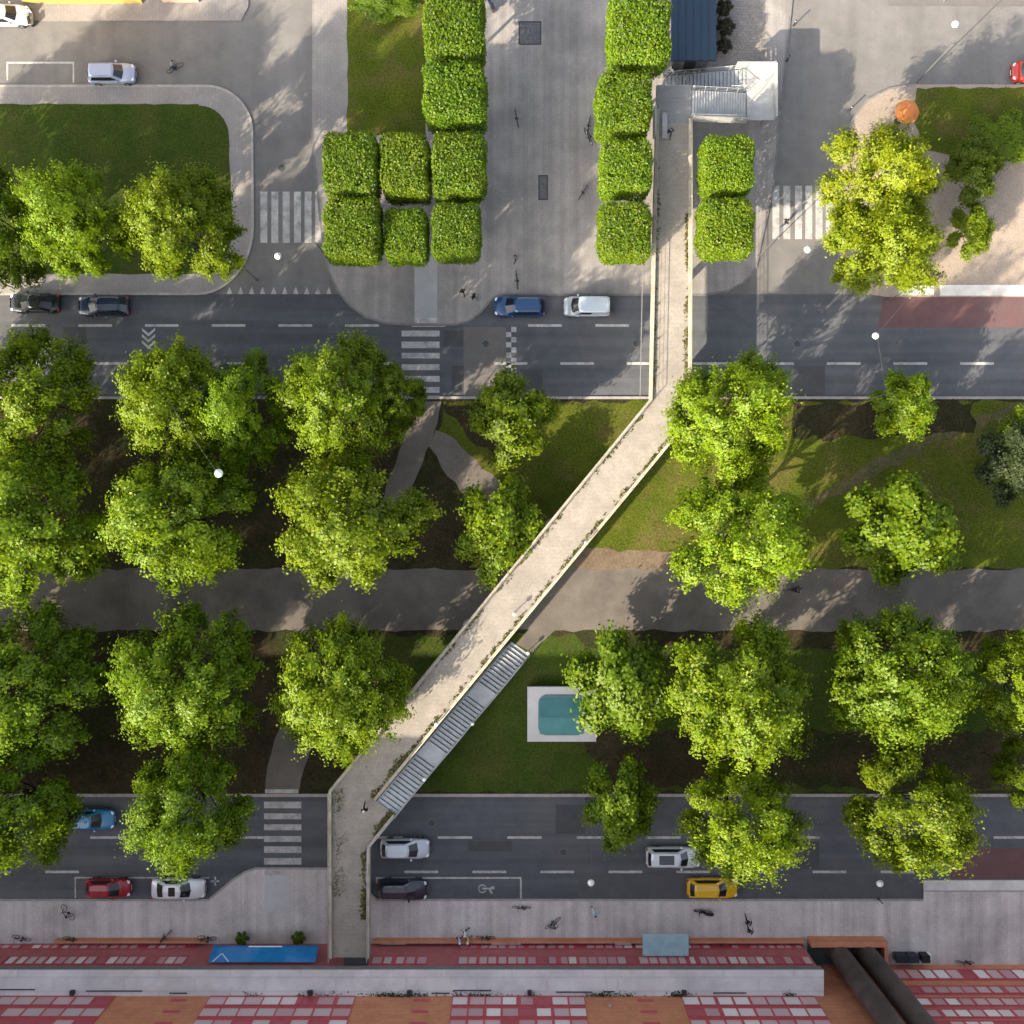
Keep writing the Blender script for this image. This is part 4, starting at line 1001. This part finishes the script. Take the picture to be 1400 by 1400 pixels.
# ------------------------------------------------------------------ cars
def car(name, cx, cy, L, Wd, rot, color, label, style='hatch', group='cars along the streets', sun=None, metal=.2, hgt=1.48, zoff=0.0):
    """lofted body, glazed cabin, wheels, lamps, mirrors"""
    o = empty(name, (*P(cx, cy, 1.0), zoff), R(rot)); tag(o, label, 'car', group)
    pm = paint('paint_' + name + '_%.3f_%.3f_%.3f' % color, color, metal=metal)
    h = L / 2; w = Wd / 2
    van = style == 'van'
    # side profile: station, half width factor, top height
    belt = .96 if style != 'sedan' else .92
    if hgt > 1.55: belt += .08
    nose = {'hatch': (.78, .88), 'sedan': (.74, .86), 'suv': (.84, .98), 'van': (.86, 1.0)}[style]
    cowl = h - L * {'hatch': .27, 'sedan': .29, 'suv': .27, 'van': .20}[style]
    rear_top = belt if style != 'sedan' else belt - .02
    st = [(-h, .74, .62), (-h + .06, .86, rear_top - .14), (-h + .22, .95, rear_top - .03), (-h + .7, .995, rear_top), (-.3, 1.0, belt), (cowl, 1.0, belt), (cowl + .35, .99, belt - .03), (h - .65, .965, nose[1] - .03), (h - .28, .90, nose[0] - .02), (h - .08, .80, nose[0] - .12), (h, .66, .52)]
    mb = MB(); rings = []
    for xx, f, t in st:
        ww = w * f; lo = .20 if abs(xx) < h - .1 else .32
        half = [(0, t + .02), (.45 * ww, t + .012), (.78 * ww, t - .015), (.93 * ww, t - .07), (.985 * ww, t - .17), (ww, (t + lo) / 2), (.985 * ww, lo + .12), (.90 * ww, lo)]
        ring = half + [(-a, b) for a, b in half[::-1]][:-1]
        rings.append(mb.verts([(xx, a, b) for a, b in ring]))
    n = len(rings[0])
    for i in range(len(rings) - 1):
        for k in range(n):
            mb.bm.faces.new([rings[i][k], rings[i][(k + 1) % n], rings[i + 1][(k + 1) % n], rings[i + 1][k]])
    mb.bm.faces.new(rings[0]); mb.bm.faces.new(rings[-1][::-1])
    body = mb.build('body', pm, o, smooth=True)
    # cabin
    rear_base = {'hatch': -h + .16, 'sedan': -h + .62, 'suv': -h + .12, 'van': -h + .08}[style]
    rear_roof = {'hatch': -h + .62, 'sedan': -h + 1.35, 'suv': -h + .42, 'van': -h + .18}[style]
    front_base = cowl + .10
    front_roof = front_base - {'hatch': .78, 'sedan': .80, 'suv': .72, 'van': .62}[style]
    wb, wr = w * .90, w * .70 if style != 'van' else w * .80
    zb, zr = belt - .04, hgt
    def ringpts(z, xr, xf, ww, c):
        return [(xr, -ww * .86, z), (xr - c * .4, 0, z + c * .3), (xr, ww * .86, z), (xr + .25, ww, z), ((xr + xf) / 2, ww * 1.01, z), (xf - .25, ww, z), (xf, ww * .84, z), (xf + c, 0, z + c * .3), (xf, -ww * .84, z), (xf - .25, -ww, z), ((xr + xf) / 2, -ww * 1.01, z), (xr + .25, -ww, z)]
    A0 = ringpts(zb, rear_base, front_base, wb, .14); A1 = ringpts(zr - .07, rear_roof, front_roof, wr, .10); A2 = ringpts(zr, rear_roof + .14, front_roof - .12, wr * .86, .06)
    mb = MB(); r0, r1, r2 = mb.verts(A0), mb.verts(A1), mb.verts(A2)
    m_ = len(A0)
    for k in range(m_):
        j = (k + 1) % m_
        mb.bm.faces.new([r0[k], r0[j], r1[j], r1[k]]); mb.bm.faces.new([r1[k], r1[j], r2[j], r2[k]])
    ctr = mb.bm.verts.new(((rear_roof + front_roof) / 2, 0, zr + .025))
    for k in range(m_): mb.bm.faces.new([r2[k], r2[(k + 1) % m_], ctr])
    mb.build('cabin', pm, o, smooth=False)
    cen = Vector(((rear_base + front_base) / 2, 0, zb))
    def pane_(idx, name_, u0=.10, u1=.93, e=.06):
        """glass over ring faces idx..: inset between belt and roof ring"""
        mb = MB()
        cols = []
        for q, i in enumerate(idx):
            a, b = Vector(A0[i]), Vector(A1[i]); lo, hi = a.lerp(b, u0), a.lerp(b, u1)
            nrm = Vector(((lo.x - cen.x) * .15, lo.y, .25)) if name_ == 'side_window' else Vector((lo.x - cen.x, lo.y * .1, .9))
            nrm = nrm.normalized() * .014
            cols.append((lo + nrm, hi + nrm))
        for end, oth in ((0, 1), (-1, -2)):
            cols[end] = tuple(cols[end][s].lerp(cols[oth][s], e) for s in (0, 1))
        for q in range(len(cols) - 1):
            mb.poly([cols[q][0], cols[q + 1][0], cols[q + 1][1], cols[q][1]])
        return mb.build(name_, CARGLASS, o)
    pane_([6, 7, 8], 'windscreen', .06, .97, .05)
    pane_([0, 1, 2], 'rear_window', .22 if style != 'sedan' else .08, .93, .10)
    if style == 'van':
        pane_([4, 5], 'side_window', .12, .85, .08); pane_([9, 10], 'side_window', .12, .85, .08)
    else:
        pane_([3, 4, 5], 'side_window', .12, .88, .05); pane_([9, 10, 11], 'side_window', .12, .88, .05)
    if sun:
        xs = (rear_roof + front_roof) / 2
        MB().prism(rrect(xs + sun[0], xs + sun[1], -wr * .62, wr * .62, .08, 3), zr + .022, zr + .032).build('sunroof', CARGLASS, o)
    wx = L * .30
    for sx in (-wx, wx + .05):
        for sy in (-1, 1):
            yy = sy * (w - .10)
            wh = MB().lathe([(.20, -.115), (.31, -.105), (.325, -.06), (.325, .06), (.31, .105), (.20, .115)], (sx, yy, .325), 20, 'y').build('wheel', RUBBER, o, smooth=False)
            MB().lathe([(.05, -.118), (.19, -.117), (.19, .117), (.05, .118)], (sx, yy, .325), 16, 'y').build('rim', CHROME, wh)
    for sy in (-1, 1):
        MB().prism([(h - .34, sy * w * .60), (h - .10, sy * w * .50), (h - .09, sy * w * .74), (h - .30, sy * w * .86)], nose[0] - .20, nose[0] - .035).build('headlight', LENS, o)
        MB().box(-h + .02, -h + .16, sy * w * .72 - .12, sy * w * .72 + .12, rear_top - .30, rear_top - .12).build('tail_light', RED, o)
        mm = MB(); mm.box(front_base - .62, front_base - .44, sy * (w + .02) - .09, sy * (w + .02) + .09, belt - .02, belt + .12); mm.build('mirror', pm, o, bevel=.02)
    MB().box(h - .005, h + .012, -.26, .26, .42, .53).build('number_plate', PLATE, o)
    MB().box(h - .03, h + .006, -.45, .45, .55, .64).build('grille', DARK, o)
    if style == 'suv':
        for sy in (-1, 1):
            mb = MB(); mb.tube([(rear_roof + .2, sy * wr * .86, zr + .03), ((rear_roof + front_roof) / 2, sy * wr * .9, zr + .06), (front_roof - .25, sy * wr * .86, zr + .03)], .02, 6); mb.build('roof_rail', CHROME, o)
    return o
SIL = (.34, .38, .45); WHT = (.62, .64, .67)
car('parked_car', 150, 98, 4.35, 1.80, 0, (.36, .40, .52), 'silver blue hatchback parked on the street above the corner lawn', 'suv', sun=None)
car('parked_car', 4, 18, 4.4, 1.85, 0, WHT, 'white car cut by the frame beside a parked scooter', 'hatch')
car('parked_car', 45, 413, 4.5, 1.80, 180, (.010, .011, .013), 'black saloon parked under the trees at the frame edge of the upper road', 'sedan', metal=0)
car('parked_car', 140, 417, 4.6, 1.85, 180, (.010, .020, .045), 'dark navy car parked under the corner lawn tree', 'hatch', metal=0)
car('parked_car', 710, 418, 4.6, 1.90, 180, (.012, .055, .15), 'deep blue estate car parked at the plaza kerb', 'suv')
car('parked_van', 803, 418, 4.25, 1.80, 180, (.44, .50, .54), 'pale silver van parked at the plaza kerb behind the deep blue car', 'van', hgt=1.75)
car('moving_car', 120, 1122, 4.6, 1.82, 0, (.012, .19, .40), 'sky blue car half hidden under a tree on the lower road', 'hatch', metal=0)
car('parked_car', 146, 1216, 4.1, 1.68, 0, (.27, .008, .018), 'small dark red car parked in the bay beside the pavement', 'hatch', metal=0)
car('parked_car', 242, 1217, 4.9, 1.85, 0, WHT, 'white saloon with a black sunroof parked behind the small red car', 'sedan', sun=(-.25, .35))
car('moving_car', 553, 1162, 4.5, 1.80, 0, (.48, .52, .58), 'silver hatchback driving past the footbridge on the lower road', 'hatch')
car('parked_car', 550, 1218, 4.5, 1.85, 0, (.012, .016, .035), 'dark navy car parked in the bay beside the footbridge', 'suv', metal=0)
car('moving_car', 921, 1174, 4.9, 1.90, 0, (.56, .59, .62), 'silver white estate with a black panoramic roof on the lower road', 'suv', sun=(-.6, .75))
car('parked_car', 975, 1216, 4.6, 1.80, 0, (.62, .36, .008), 'bright yellow car parked below the trees on the lower road', 'hatch', metal=0)
car('parked_car', 1418, 96, 4.3, 1.80, 180, (.42, .03, .02), 'red car cut by the frame on the pale sunlit street', 'van', metal=0, hgt=1.8)

# ------------------------------------------------------------------ people
def person_mesh(name, pose):
    """one continuous skinned body; material slots: 0 skin, 1 top, 2 trousers, 3 shoes"""
    V, E, Rr, M = [], [], [], []
    def v(p, r): V.append(p); Rr.append(r); return len(V) - 1
    def e(a, b, m): E.append((a, b)); M.append(m)
    J = pose
    pel = v(J['pelvis'], .13); bel = v(J['belly'], .12); ch = v(J['chest'], .145); nk = v(J['neck'], .058)
    h1 = v(J['jaw'], .070); h2 = v(J['head'], .098); h3 = v(J['crown'], .070)
    e(pel, bel, 1); e(bel, ch, 1); e(ch, nk, 1); e(nk, h1, 0); e(h1, h2, 0); e(h2, h3, 0)
    hd = Vector(J['head']); f = Vector(J['face'])
    s = Vector((-f.y, f.x, 0))
    ns = v(tuple(hd + f * .115 - Vector((0, 0, .01))), .018); e(h2, ns, 0)
    for q in (-1, 1):
        er = v(tuple(hd + s * .098 * q), .022); e(h2, er, 0)
    for k, q in (('l', 1), ('r', -1)):
        sh = v(J['sh' + k], .066); el = v(J['el' + k], .047); wr = v(J['wr' + k], .030)
        e(ch, sh, 1); e(sh, el, 1); e(el, wr, 1)
        d = (Vector(J['wr' + k]) - Vector(J['el' + k])).normalized(); side = d.cross(Vector((0, q, 0)))
        side = side.normalized() if side.length > .1 else Vector((1, 0, 0))
        pm = Vector(J['wr' + k]) + d * .07; pa = v(tuple(pm), .034); e(wr, pa, 0)
        for i in range(4):
            b = pm + side * (.024 - .016 * i); ln = (.075, .085, .08, .06)[i]
            a1 = v(tuple(b + d * .035), .010); a2 = v(tuple(b + d * (.035 + ln * .5) + Vector((0, -q * .006, 0))), .009); a3 = v(tuple(b + d * (.03 + ln) + Vector((0, -q * .02, 0))), .008)
            e(pa, a1, 0); e(a1, a2, 0); e(a2, a3, 0)
        t1 = v(tuple(pm - d * .02 + side * .045), .011); t2 = v(tuple(pm + d * .02 + side * .062), .009); e(pa, t1, 0); e(t1, t2, 0)
        hp = v(J['hp' + k], .10); kn = v(J['kn' + k], .062); an = v(J['an' + k], .042); to = v(J['to' + k], .036)
        e(pel, hp, 2); e(hp, kn, 2); e(kn, an, 2); e(an, to, 3)
    me = bpy.data.meshes.new(name); me.from_pydata(V, E, []); me.update()
    o = bpy.data.objects.new(name, me); col.objects.link(o)
    md = o.modifiers.new('skin', 'SKIN'); md.use_smooth_shade = True
    for i, sv in enumerate(me.skin_vertices[0].data): sv.radius = (Rr[i], Rr[i]); sv.use_root = (i == 0)
    sb = o.modifiers.new('sub', 'SUBSURF'); sb.levels = 1; sb.render_levels = 1
    bpy.context.view_layer.update()
    dg = bpy.context.evaluated_depsgraph_get()
    out = bpy.data.meshes.new_from_object(o.evaluated_get(dg)); out.name = name
    bpy.data.objects.remove(o)
    out.materials.clear()
    for _ in range(4): out.materials.append(None)
    segs = [(Vector(V[a]), Vector(V[b]), m) for (a, b), m in zip(E, M)]
    idx = []
    for p in out.polygons:
        c = p.center; best = (9, 0)
        for a, b, m in segs:
            ab = b - a; t = max(0, min(1, (c - a).dot(ab) / max(ab.length_squared, 1e-9)))
            d = (c - a - ab * t).length
            if d < best[0]: best = (d, m)
        idx.append(best[1])
    out.polygons.foreach_set('material_index', idx)
    out.polygons.foreach_set('use_smooth', [True] * len(idx))
    return out
walk_pose = dict(pelvis=(0, 0, .95), belly=(.01, 0, 1.08), chest=(.03, 0, 1.30), neck=(.04, 0, 1.47), jaw=(.06, 0, 1.55), head=(.06, 0, 1.63), crown=(.055, 0, 1.70), face=(1, 0, 0),
  shl=(.02, .19, 1.39), ell=(-.10, .25, 1.13), wrl=(.06, .25, .90), shr=(.02, -.19, 1.39), elr=(.06, -.25, 1.13), wrr=(.26, -.22, .97),
  hpl=(0, .09, .90), knl=(.20, .10, .50), anl=(.28, .10, .10), tol=(.46, .11, .05), hpr=(0, -.09, .90), knr=(-.08, -.10, .48), anr=(-.36, -.10, .14), tor=(-.22, -.11, .04))
ride_pose = dict(pelvis=(-.22, 0, .98), belly=(-.15, 0, 1.10), chest=(.02, 0, 1.30), neck=(.12, 0, 1.44), jaw=(.16, 0, 1.51), head=(.18, 0, 1.59), crown=(.18, 0, 1.67), face=(1, 0, 0),
  shl=(.04, .18, 1.37), ell=(.24, .25, 1.20), wrl=(.44, .24, 1.07), shr=(.04, -.18, 1.37), elr=(.24, -.25, 1.20), wrr=(.44, -.24, 1.07),
  hpl=(-.20, .09, .94), knl=(.18, .12, .78), anl=(.06, .12, .40), tol=(.22, .13, .36), hpr=(-.20, -.09, .94), knr=(.14, -.12, .60), anr=(-.04, -.12, .20), tor=(.13, -.13, .18))
WALK = person_mesh('walking_person', walk_pose); RIDE = person_mesh('riding_person', ride_pose)
def hair_mesh(p):
    mb = MB(); bmesh.ops.create_uvsphere(mb.bm, u_segments=14, v_segments=9, radius=1.0)
    for v in list(mb.bm.verts):
        if v.co.z < -.25 or (v.co.x > .55 and v.co.z < .35): mb.bm.verts.remove(v)
    hd = Vector(p['head'])
    for v in mb.bm.verts: v.co = Vector((v.co.x * .112 - .012, v.co.y * .105, v.co.z * .115 + .025)) + hd
    return mb.mesh('hair', mat('dark_hair', (.02, .014, .010), (.04, .028, .02), rough=.6), smooth=True)
HW, HR = hair_mesh(walk_pose), hair_mesh(ride_pose)
SKIN = mat('skin', (.42, .26, .19), (.48, .31, .23), rough=.55, scale=6)
def cloth(n, c): return mat(n, c, tuple(min(1, v * 1.2) for v in c), rough=.9, scale=5, spec=.1)
BLK, NVY = cloth('black_cloth', (.014, .014, .016)), cloth('navy_cloth', (.02, .028, .06))
JEAN, WHC = cloth('jeans', (.035, .05, .085)), cloth('white_cloth', (.66, .65, .63))
PBL, ORC = cloth('pale_blue_cloth', (.32, .45, .60)), cloth('orange_cloth', (.65, .40, .16))
GRY = cloth('grey_cloth', (.16, .16, .16))
def person(cx, cy, z, rot, top, legs, label, cat='person', pose='walk', hairm=None, group='people on foot'):
    x, y = P(cx, cy, z + 1.2); o = empty('person', (x, y, z), R(rot)); tag(o, label, cat, group)
    b = link('body', WALK if pose == 'walk' else RIDE, o)
    for i, m in enumerate((SKIN, top, legs, BLK)):
        b.material_slots[i].link = 'OBJECT'; b.material_slots[i].material = m
    hh = link('hair', HW if pose == 'walk' else HR, o)
    if hairm: hh.material_slots[0].link = 'OBJECT'; hh.material_slots[0].material = hairm
    return o
person(632, 398, KZ, 100, BLK, BLK, 'person in black walking on the plaza near the deep blue car')
person(648, 405, KZ, 140, BLK, GRY, 'person in black top and grey trousers walking beside the plaza kerb')
person(704, 352, KZ, 60, GRY, JEAN, 'person in grey standing alone on the plaza above the deep blue car')
person(917, 178, DZ, -90, NVY, JEAN, 'person in navy walking on the shaded upper deck of the footbridge')
person(498, 1108, DZ, 90, BLK, BLK, 'white haired person in black at the top of the long bridge stair', hairm=WHC)
person(919, 95, KZ, 200, WHC, JEAN, 'person in white at the foot of the stair beside the blue roofed pavilion')
person(1075, 303, 0, 20, BLK, JEAN, 'person in black crossing the sunlit zebra')
person(1024, 1262, KZ, 90, BLK, BLK, 'person in all black walking near the yellow car, upper of a pair')
person(1026, 1274, KZ, 85, NVY, BLK, 'person in navy walking near the yellow car, lower of a pair')
person(814, 1251, KZ, 110, PBL, WHC, 'person in pale blue top and white trousers on the shaded pavement')
person(636, 1277, KZ, 180, WHC, JEAN, 'person in white top standing above two others at the brick building', hairm=WHC)
person(628, 1287, KZ, 0, PBL, JEAN, 'person in pale blue standing in a group at the brick building', hairm=cloth('pale_hat', (.6, .65, .7)))
person(640, 1287, KZ, 170, ORC, GRY, 'person in orange standing in a group at the brick building', hairm=cloth('cream_hat', (.75, .62, .40)))

# ------------------------------------------------------------------ bicycles and scooters
def torus(mb, c, R0, r, n=22, k=6):
    rings = []
    for i in range(n):
        a = 2 * math.pi * i / n
        rings.append(mb.verts([(c[0] + (R0 + r * math.cos(2 * math.pi * j / k)) * math.cos(a), c[1] + r * math.sin(2 * math.pi * j / k), c[2] + (R0 + r * math.cos(2 * math.pi * j / k)) * math.sin(a)) for j in range(k)]))
    for i in range(n):
        for j in range(k): mb.bm.faces.new([rings[i][j], rings[i][(j + 1) % k], rings[(i + 1) % n][(j + 1) % k], rings[(i + 1) % n][j]])
def copy_tree(o, parent=None):
    c = o.copy(); col.objects.link(c)
    if parent is not None: c.parent = parent
    for ch in list(o.children): copy_tree(ch, c)
    return c
def make_bike():
    o = empty('bicycle')
    mb = MB(); hb, hf, bb, seat, head = (-.52, 0, .34), (.52, 0, .34), (-.05, 0, .30), (-.20, 0, .85), (.36, 0, .88)
    for a, b in ((hb, bb), (hb, seat), (bb, seat), (bb, head), (seat, head)): mb.tube([a, b], .026, 6)
    mb.tube([hf, (.40, 0, .74), head, (.34, 0, 1.0)], .024, 6)
    mb.box(-.20, .02, -.05, .05, .22, .32)
    mb.build('frame', DARK, o)
    for c in (hb, hf):
        m2 = MB(); torus(m2, c, .33, .024); w = m2.build('wheel', RUBBER, o)
        m2 = MB()
        for k in range(10):
            a = 2 * math.pi * k / 10; m2.tube([c, (c[0] + .31 * math.cos(a), 0, c[2] + .31 * math.sin(a))], .004, 3)
        m2.build('spokes', CHROME, w)
    mb = MB(); mb.tube([(.24, .30, 1.04), (.34, .20, 1.05), (.36, 0, 1.02), (.34, -.20, 1.05), (.24, -.30, 1.04)], .016, 6); mb.build('handlebar', DARK, o)
    mb = MB(); mb.prism([(-.36, -.09), (-.34, .09), (-.20, .06), (-.06, .02), (-.06, -.02), (-.20, -.06)], .88, .95); mb.build('saddle', RUBBER, o, bevel=.012)
    mb = MB(); mb.tube([(-.1, .12, .30), (.0, .12, .18)], .02, 5); mb.box(-.05, .05, .10, .2, .17, .2); mb.box(-.15, -.05, -.2, -.1, .38, .41); mb.build('pedals', DARK, o)
    return o
bikes = [
 (806, 170, KZ, 80, 'dark bicycle leaning beside the clipped tree at the bridge landing'),
 (804, 186, KZ, 115, 'dark bicycle lying slanted on the plaza beside the first footbridge tree'),
 (797, 261, KZ, 60, 'dark bicycle standing alone on the plaza beside the third footbridge tree'),
 (707, 160, KZ, 100, 'dark bicycle standing in the shade right of the clipped tree row'),
 (706, 382, KZ, 95, 'dark bicycle standing on the plaza just above the deep blue car'),
 (985, 14, KZ, 75, 'dark bicycle beside the pavilion wall nearest the top edge'),
 (987, 36, KZ, 95, 'dark bicycle in the middle of the row beside the pavilion'),
 (985, 60, KZ, 70, 'dark bicycle lowest in the row beside the pavilion'),
 (28, 1284, KZ, 165, 'dark bicycle against the brick building nearest the frame edge'),
 (66, 1294, KZ, 180, 'dark bicycle hard against the low ledge of the brick building'),
 (98, 1285, KZ, 172, 'dark bicycle just where the low brick coping begins'),
 (224, 1281, KZ, 40, 'dark bicycle standing askew at the brick building below the white saloon'),
 (282, 1283, KZ, 175, 'dark bicycle beside the end of the blue awning'),
 (664, 1283, KZ, 178, 'dark bicycle behind the slim bench near the three people'),
 (713, 1242, KZ, 178, 'dark bicycle parked at the corner of the parking bay on the pavement'),
 (92, 1248, KZ, 130, 'dark bicycle standing on the shaded pavement below the red car'),
 (1320, 1317, KZ, 178, 'dark bicycle against the wall right of the round flues'),
]
bk = make_bike()
BG = 'bicycles parked around the streets'
for i, (cx, cy, z, r, lab) in enumerate(bikes):
    o = bk if i == 0 else copy_tree(bk)
    o.location = (*P(cx, cy, z + .5), z); o.rotation_euler = (R(6 if i % 3 else -7), 0, R(r)); tag(o, lab, 'bicycle', BG)
for cx, cy, z, r, top, lab, lab2 in (
 (1086, 806, .14, 5, BLK, 'rider in black cycling along the broad park path', 'dark bicycle being ridden along the broad park path'),
 (237, 90, -.004, 30, GRY, 'rider in grey cycling on the street above the corner lawn', 'dark bicycle being ridden on the street above the corner lawn'),
 (756, 1265, KZ, 35, GRY, 'rider in grey cycling along the shaded pavement', 'dark bicycle being ridden along the shaded pavement')):
    o = copy_tree(bk); x, y = P(cx, cy, z + .8); o.location = (x, y, z); o.rotation_euler = (0, 0, R(r)); tag(o, lab2, 'bicycle', 'bicycles being ridden')
    q = person(cx, cy, z, r, top, JEAN, lab, pose='ride', group='people on bicycles'); q.location = (x, y, z)

def make_scooter(name, c, label, cx, cy, rot, z):
    o = empty(name, (*P(cx, cy, .7), z), R(rot)); tag(o, label, 'motor scooter', 'parked motor scooters')
    pm = paint('scooter_%.2f' % c[0], c)
    mb = MB(); secs = [(-.78, .10, .62, .72), (-.62, .17, .42, .80), (-.30, .19, .30, .80), (-.05, .16, .26, .60), (.05, .17, .26, .34), (.30, .17, .26, .34), (.42, .19, .28, .72), (.52, .16, .40, .98), (.60, .08, .60, 1.0)]
    rings = [mb.verts([(x, -w, lo), (x, -w, hi), (x, -w * .6, hi + .03), (x, w * .6, hi + .03), (x, w, hi), (x, w, lo)]) for x, w, lo, hi in secs]
    for i in range(len(rings) - 1):
        for k in range(6): mb.bm.faces.new([rings[i][k], rings[i][(k + 1) % 6], rings[i + 1][(k + 1) % 6], rings[i + 1][k]])
    mb.bm.faces.new(rings[0]); mb.bm.faces.new(rings[-1][::-1]); mb.build('body', pm, o)
    for x in (-.52, .66): 
        m2 = MB(); torus(m2, (x, 0, .25), .19, .06); w = m2.build('wheel', RUBBER, o); MB().lathe([(.03, -.05), (.14, -.04), (.14, .04), (.03, .05)], (x, 0, .25), 12, 'y').build('rim', CHROME, w)
    MB().prism([(-.80, -.12), (-.80, .12), (-.5, .16), (-.08, .12), (-.08, -.12), (-.5, -.16)], .835, .92).build('seat', RUBBER, o, bevel=.02)
    mb = MB(); mb.tube([(.66, 0, .25), (.54, 0, .95), (.50, 0, 1.05)], .03, 6); mb.tube([(.40, .34, 1.06), (.50, .2, 1.08), (.52, 0, 1.06), (.50, -.2, 1.08), (.40, -.34, 1.06)], .018, 6); mb.build('handlebar', DARK, o)
    MB().lathe([(.03, 0), (.09, .03), (.07, .06)], (.585, 0, .92), 12, 'x').build('headlight', LENS, o)
    MB().box(-.83, -.785, -.08, .08, .66, .73).build('tail_light', RED, o)
make_scooter('motor_scooter', (.012, .012, .014), 'black motor scooter parked on the shaded pavement below the yellow car', 963, 1248, 175, KZ)
make_scooter('motor_scooter', (.5, .5, .5), 'pale grey motor scooter parked in front of the white car', 40, 22, 95, -.004)
make_scooter('motor_scooter', (.02, .035, .09), 'dark blue motor scooter beside the top clipped tree on the plaza', 671, 4, 110, KZ)
# bins at the right end of the building
for k, (a, w_, c, lab) in enumerate(((1229, .98, (.018, .02, .025), 'black wheeled bin nearest the round flues'), (1245, .94, (.02, .024, .036), 'dark blue black wheeled bin in the middle of three at the wall'), (1262, .7, (.012, .012, .014), 'small black wheeled bin at the end with a white box beside it'))):
    o = empty('wheeled_bin', (*P(a, 1307, .5), KZ)); tag(o, lab, 'bin', 'wheeled bins at the brick building')
    m_ = mat('bin_plastic_%d' % k, c, rough=.5); hw = w_ / 2
    MB().prism([(-hw, -.30), (hw, -.30), (hw, .30), (-hw, .30)], .12, 1.05).build('body', m_, o, bevel=.02)
    MB().prism([(-hw - .03, -.34), (hw + .03, -.34), (hw + .03, .33), (-hw - .03, .33)], 1.055, 1.12).build('lid', m_, o, bevel=.02)
    for q in (-1, 1): MB().lathe([(.02, -.03), (.10, -.03), (.10, .03), (.02, .03)], (q * hw * .8, -.3, .10), 12, 'x').build('wheel', RUBBER, o)
o = empty('cardboard_box', (*P(1269, 1307, .4), KZ)); tag(o, 'small white box standing beside the bins at the wall', 'box')
MB().box(-.17, .17, -.25, .25, 0, .6).build('carton', WHC, o, bevel=.01); MB().box(-.18, .18, -.02, .02, .601, .606).build('tape', ORC, o)
# potted plants by the awning
for a, b, r, lab in ((331, 1283, 9, 'leafy green potted plant beside the blue awning'), (408, 1282, 9, 'dark potted plant between the blue awning and the footbridge'), (493, 1304, 10, 'dark leafy plant at the foot of the footbridge end')):
    o = tree('potted_plant', a, b, r, r, 1.5, 1, lab, 'plants along the brick building', LEAF_B, False)
    o['category'] = 'plant'
    for ch in o.children:
        if ch.name.startswith('trunk'): ch.name = 'stem'
    MB().lathe([(.22, 0), (.30, .42), (.26, .42), (.25, .38)], n=14).build('pot', CONC, o)

# ------------------------------------------------------------------ light, sky, camera
SUN_EL, SUN_AZ = 30.0, 225.8      # sun stands low in the south-west; shadows fall to the north-east
w = bpy.data.worlds.new('World'); sc.world = w; w.use_nodes = True
nt = w.node_tree; bg = nt.nodes['Background']
sky = nt.nodes.new('ShaderNodeTexSky'); sky.sky_type = 'NISHITA'; sky.sun_disc = False
sky.sun_elevation = R(SUN_EL); sky.sun_rotation = R(SUN_AZ)
hz = nt.nodes.new('ShaderNodeHueSaturation'); hz.inputs['Saturation'].default_value = .5
nt.links.new(sky.outputs[0], hz.inputs['Color']); nt.links.new(hz.outputs[0], bg.inputs[0]); bg.inputs[1].default_value = .135; sky.dust_density = 4.0; sky.ozone_density = .4
sl = bpy.data.lights.new('sun', 'SUN'); sl.energy = 3.8; sl.angle = R(.55); sl.color = (1.0, .855, .655)
so = bpy.data.objects.new('sun', sl); col.objects.link(so)
el, az = R(SUN_EL), R(SUN_AZ)
dirv = Vector((math.sin(az) * math.cos(el), math.cos(az) * math.cos(el), math.sin(el)))
so.rotation_euler = dirv.to_track_quat('Z', 'Y').to_euler(); so.location = dirv * 150
cam = bpy.data.cameras.new('camera'); co = bpy.data.objects.new('camera', cam); col.objects.link(co)
co.location = (0, 0, CAMH); co.rotation_euler = (0, 0, 0)
cam.sensor_fit = 'HORIZONTAL'; cam.angle = 2 * math.atan(700 / PXM / CAMH); cam.clip_end = 1500; cam.clip_start = 1
sc.camera = co
sc.view_settings.view_transform = 'Standard'; sc.view_settings.look = 'None'
sc.view_settings.exposure = 1.77; sc.view_settings.gamma = 1
sc.cycles.max_bounces = 6; sc.cycles.transparent_max_bounces = 4; sc.cycles.use_denoising = True
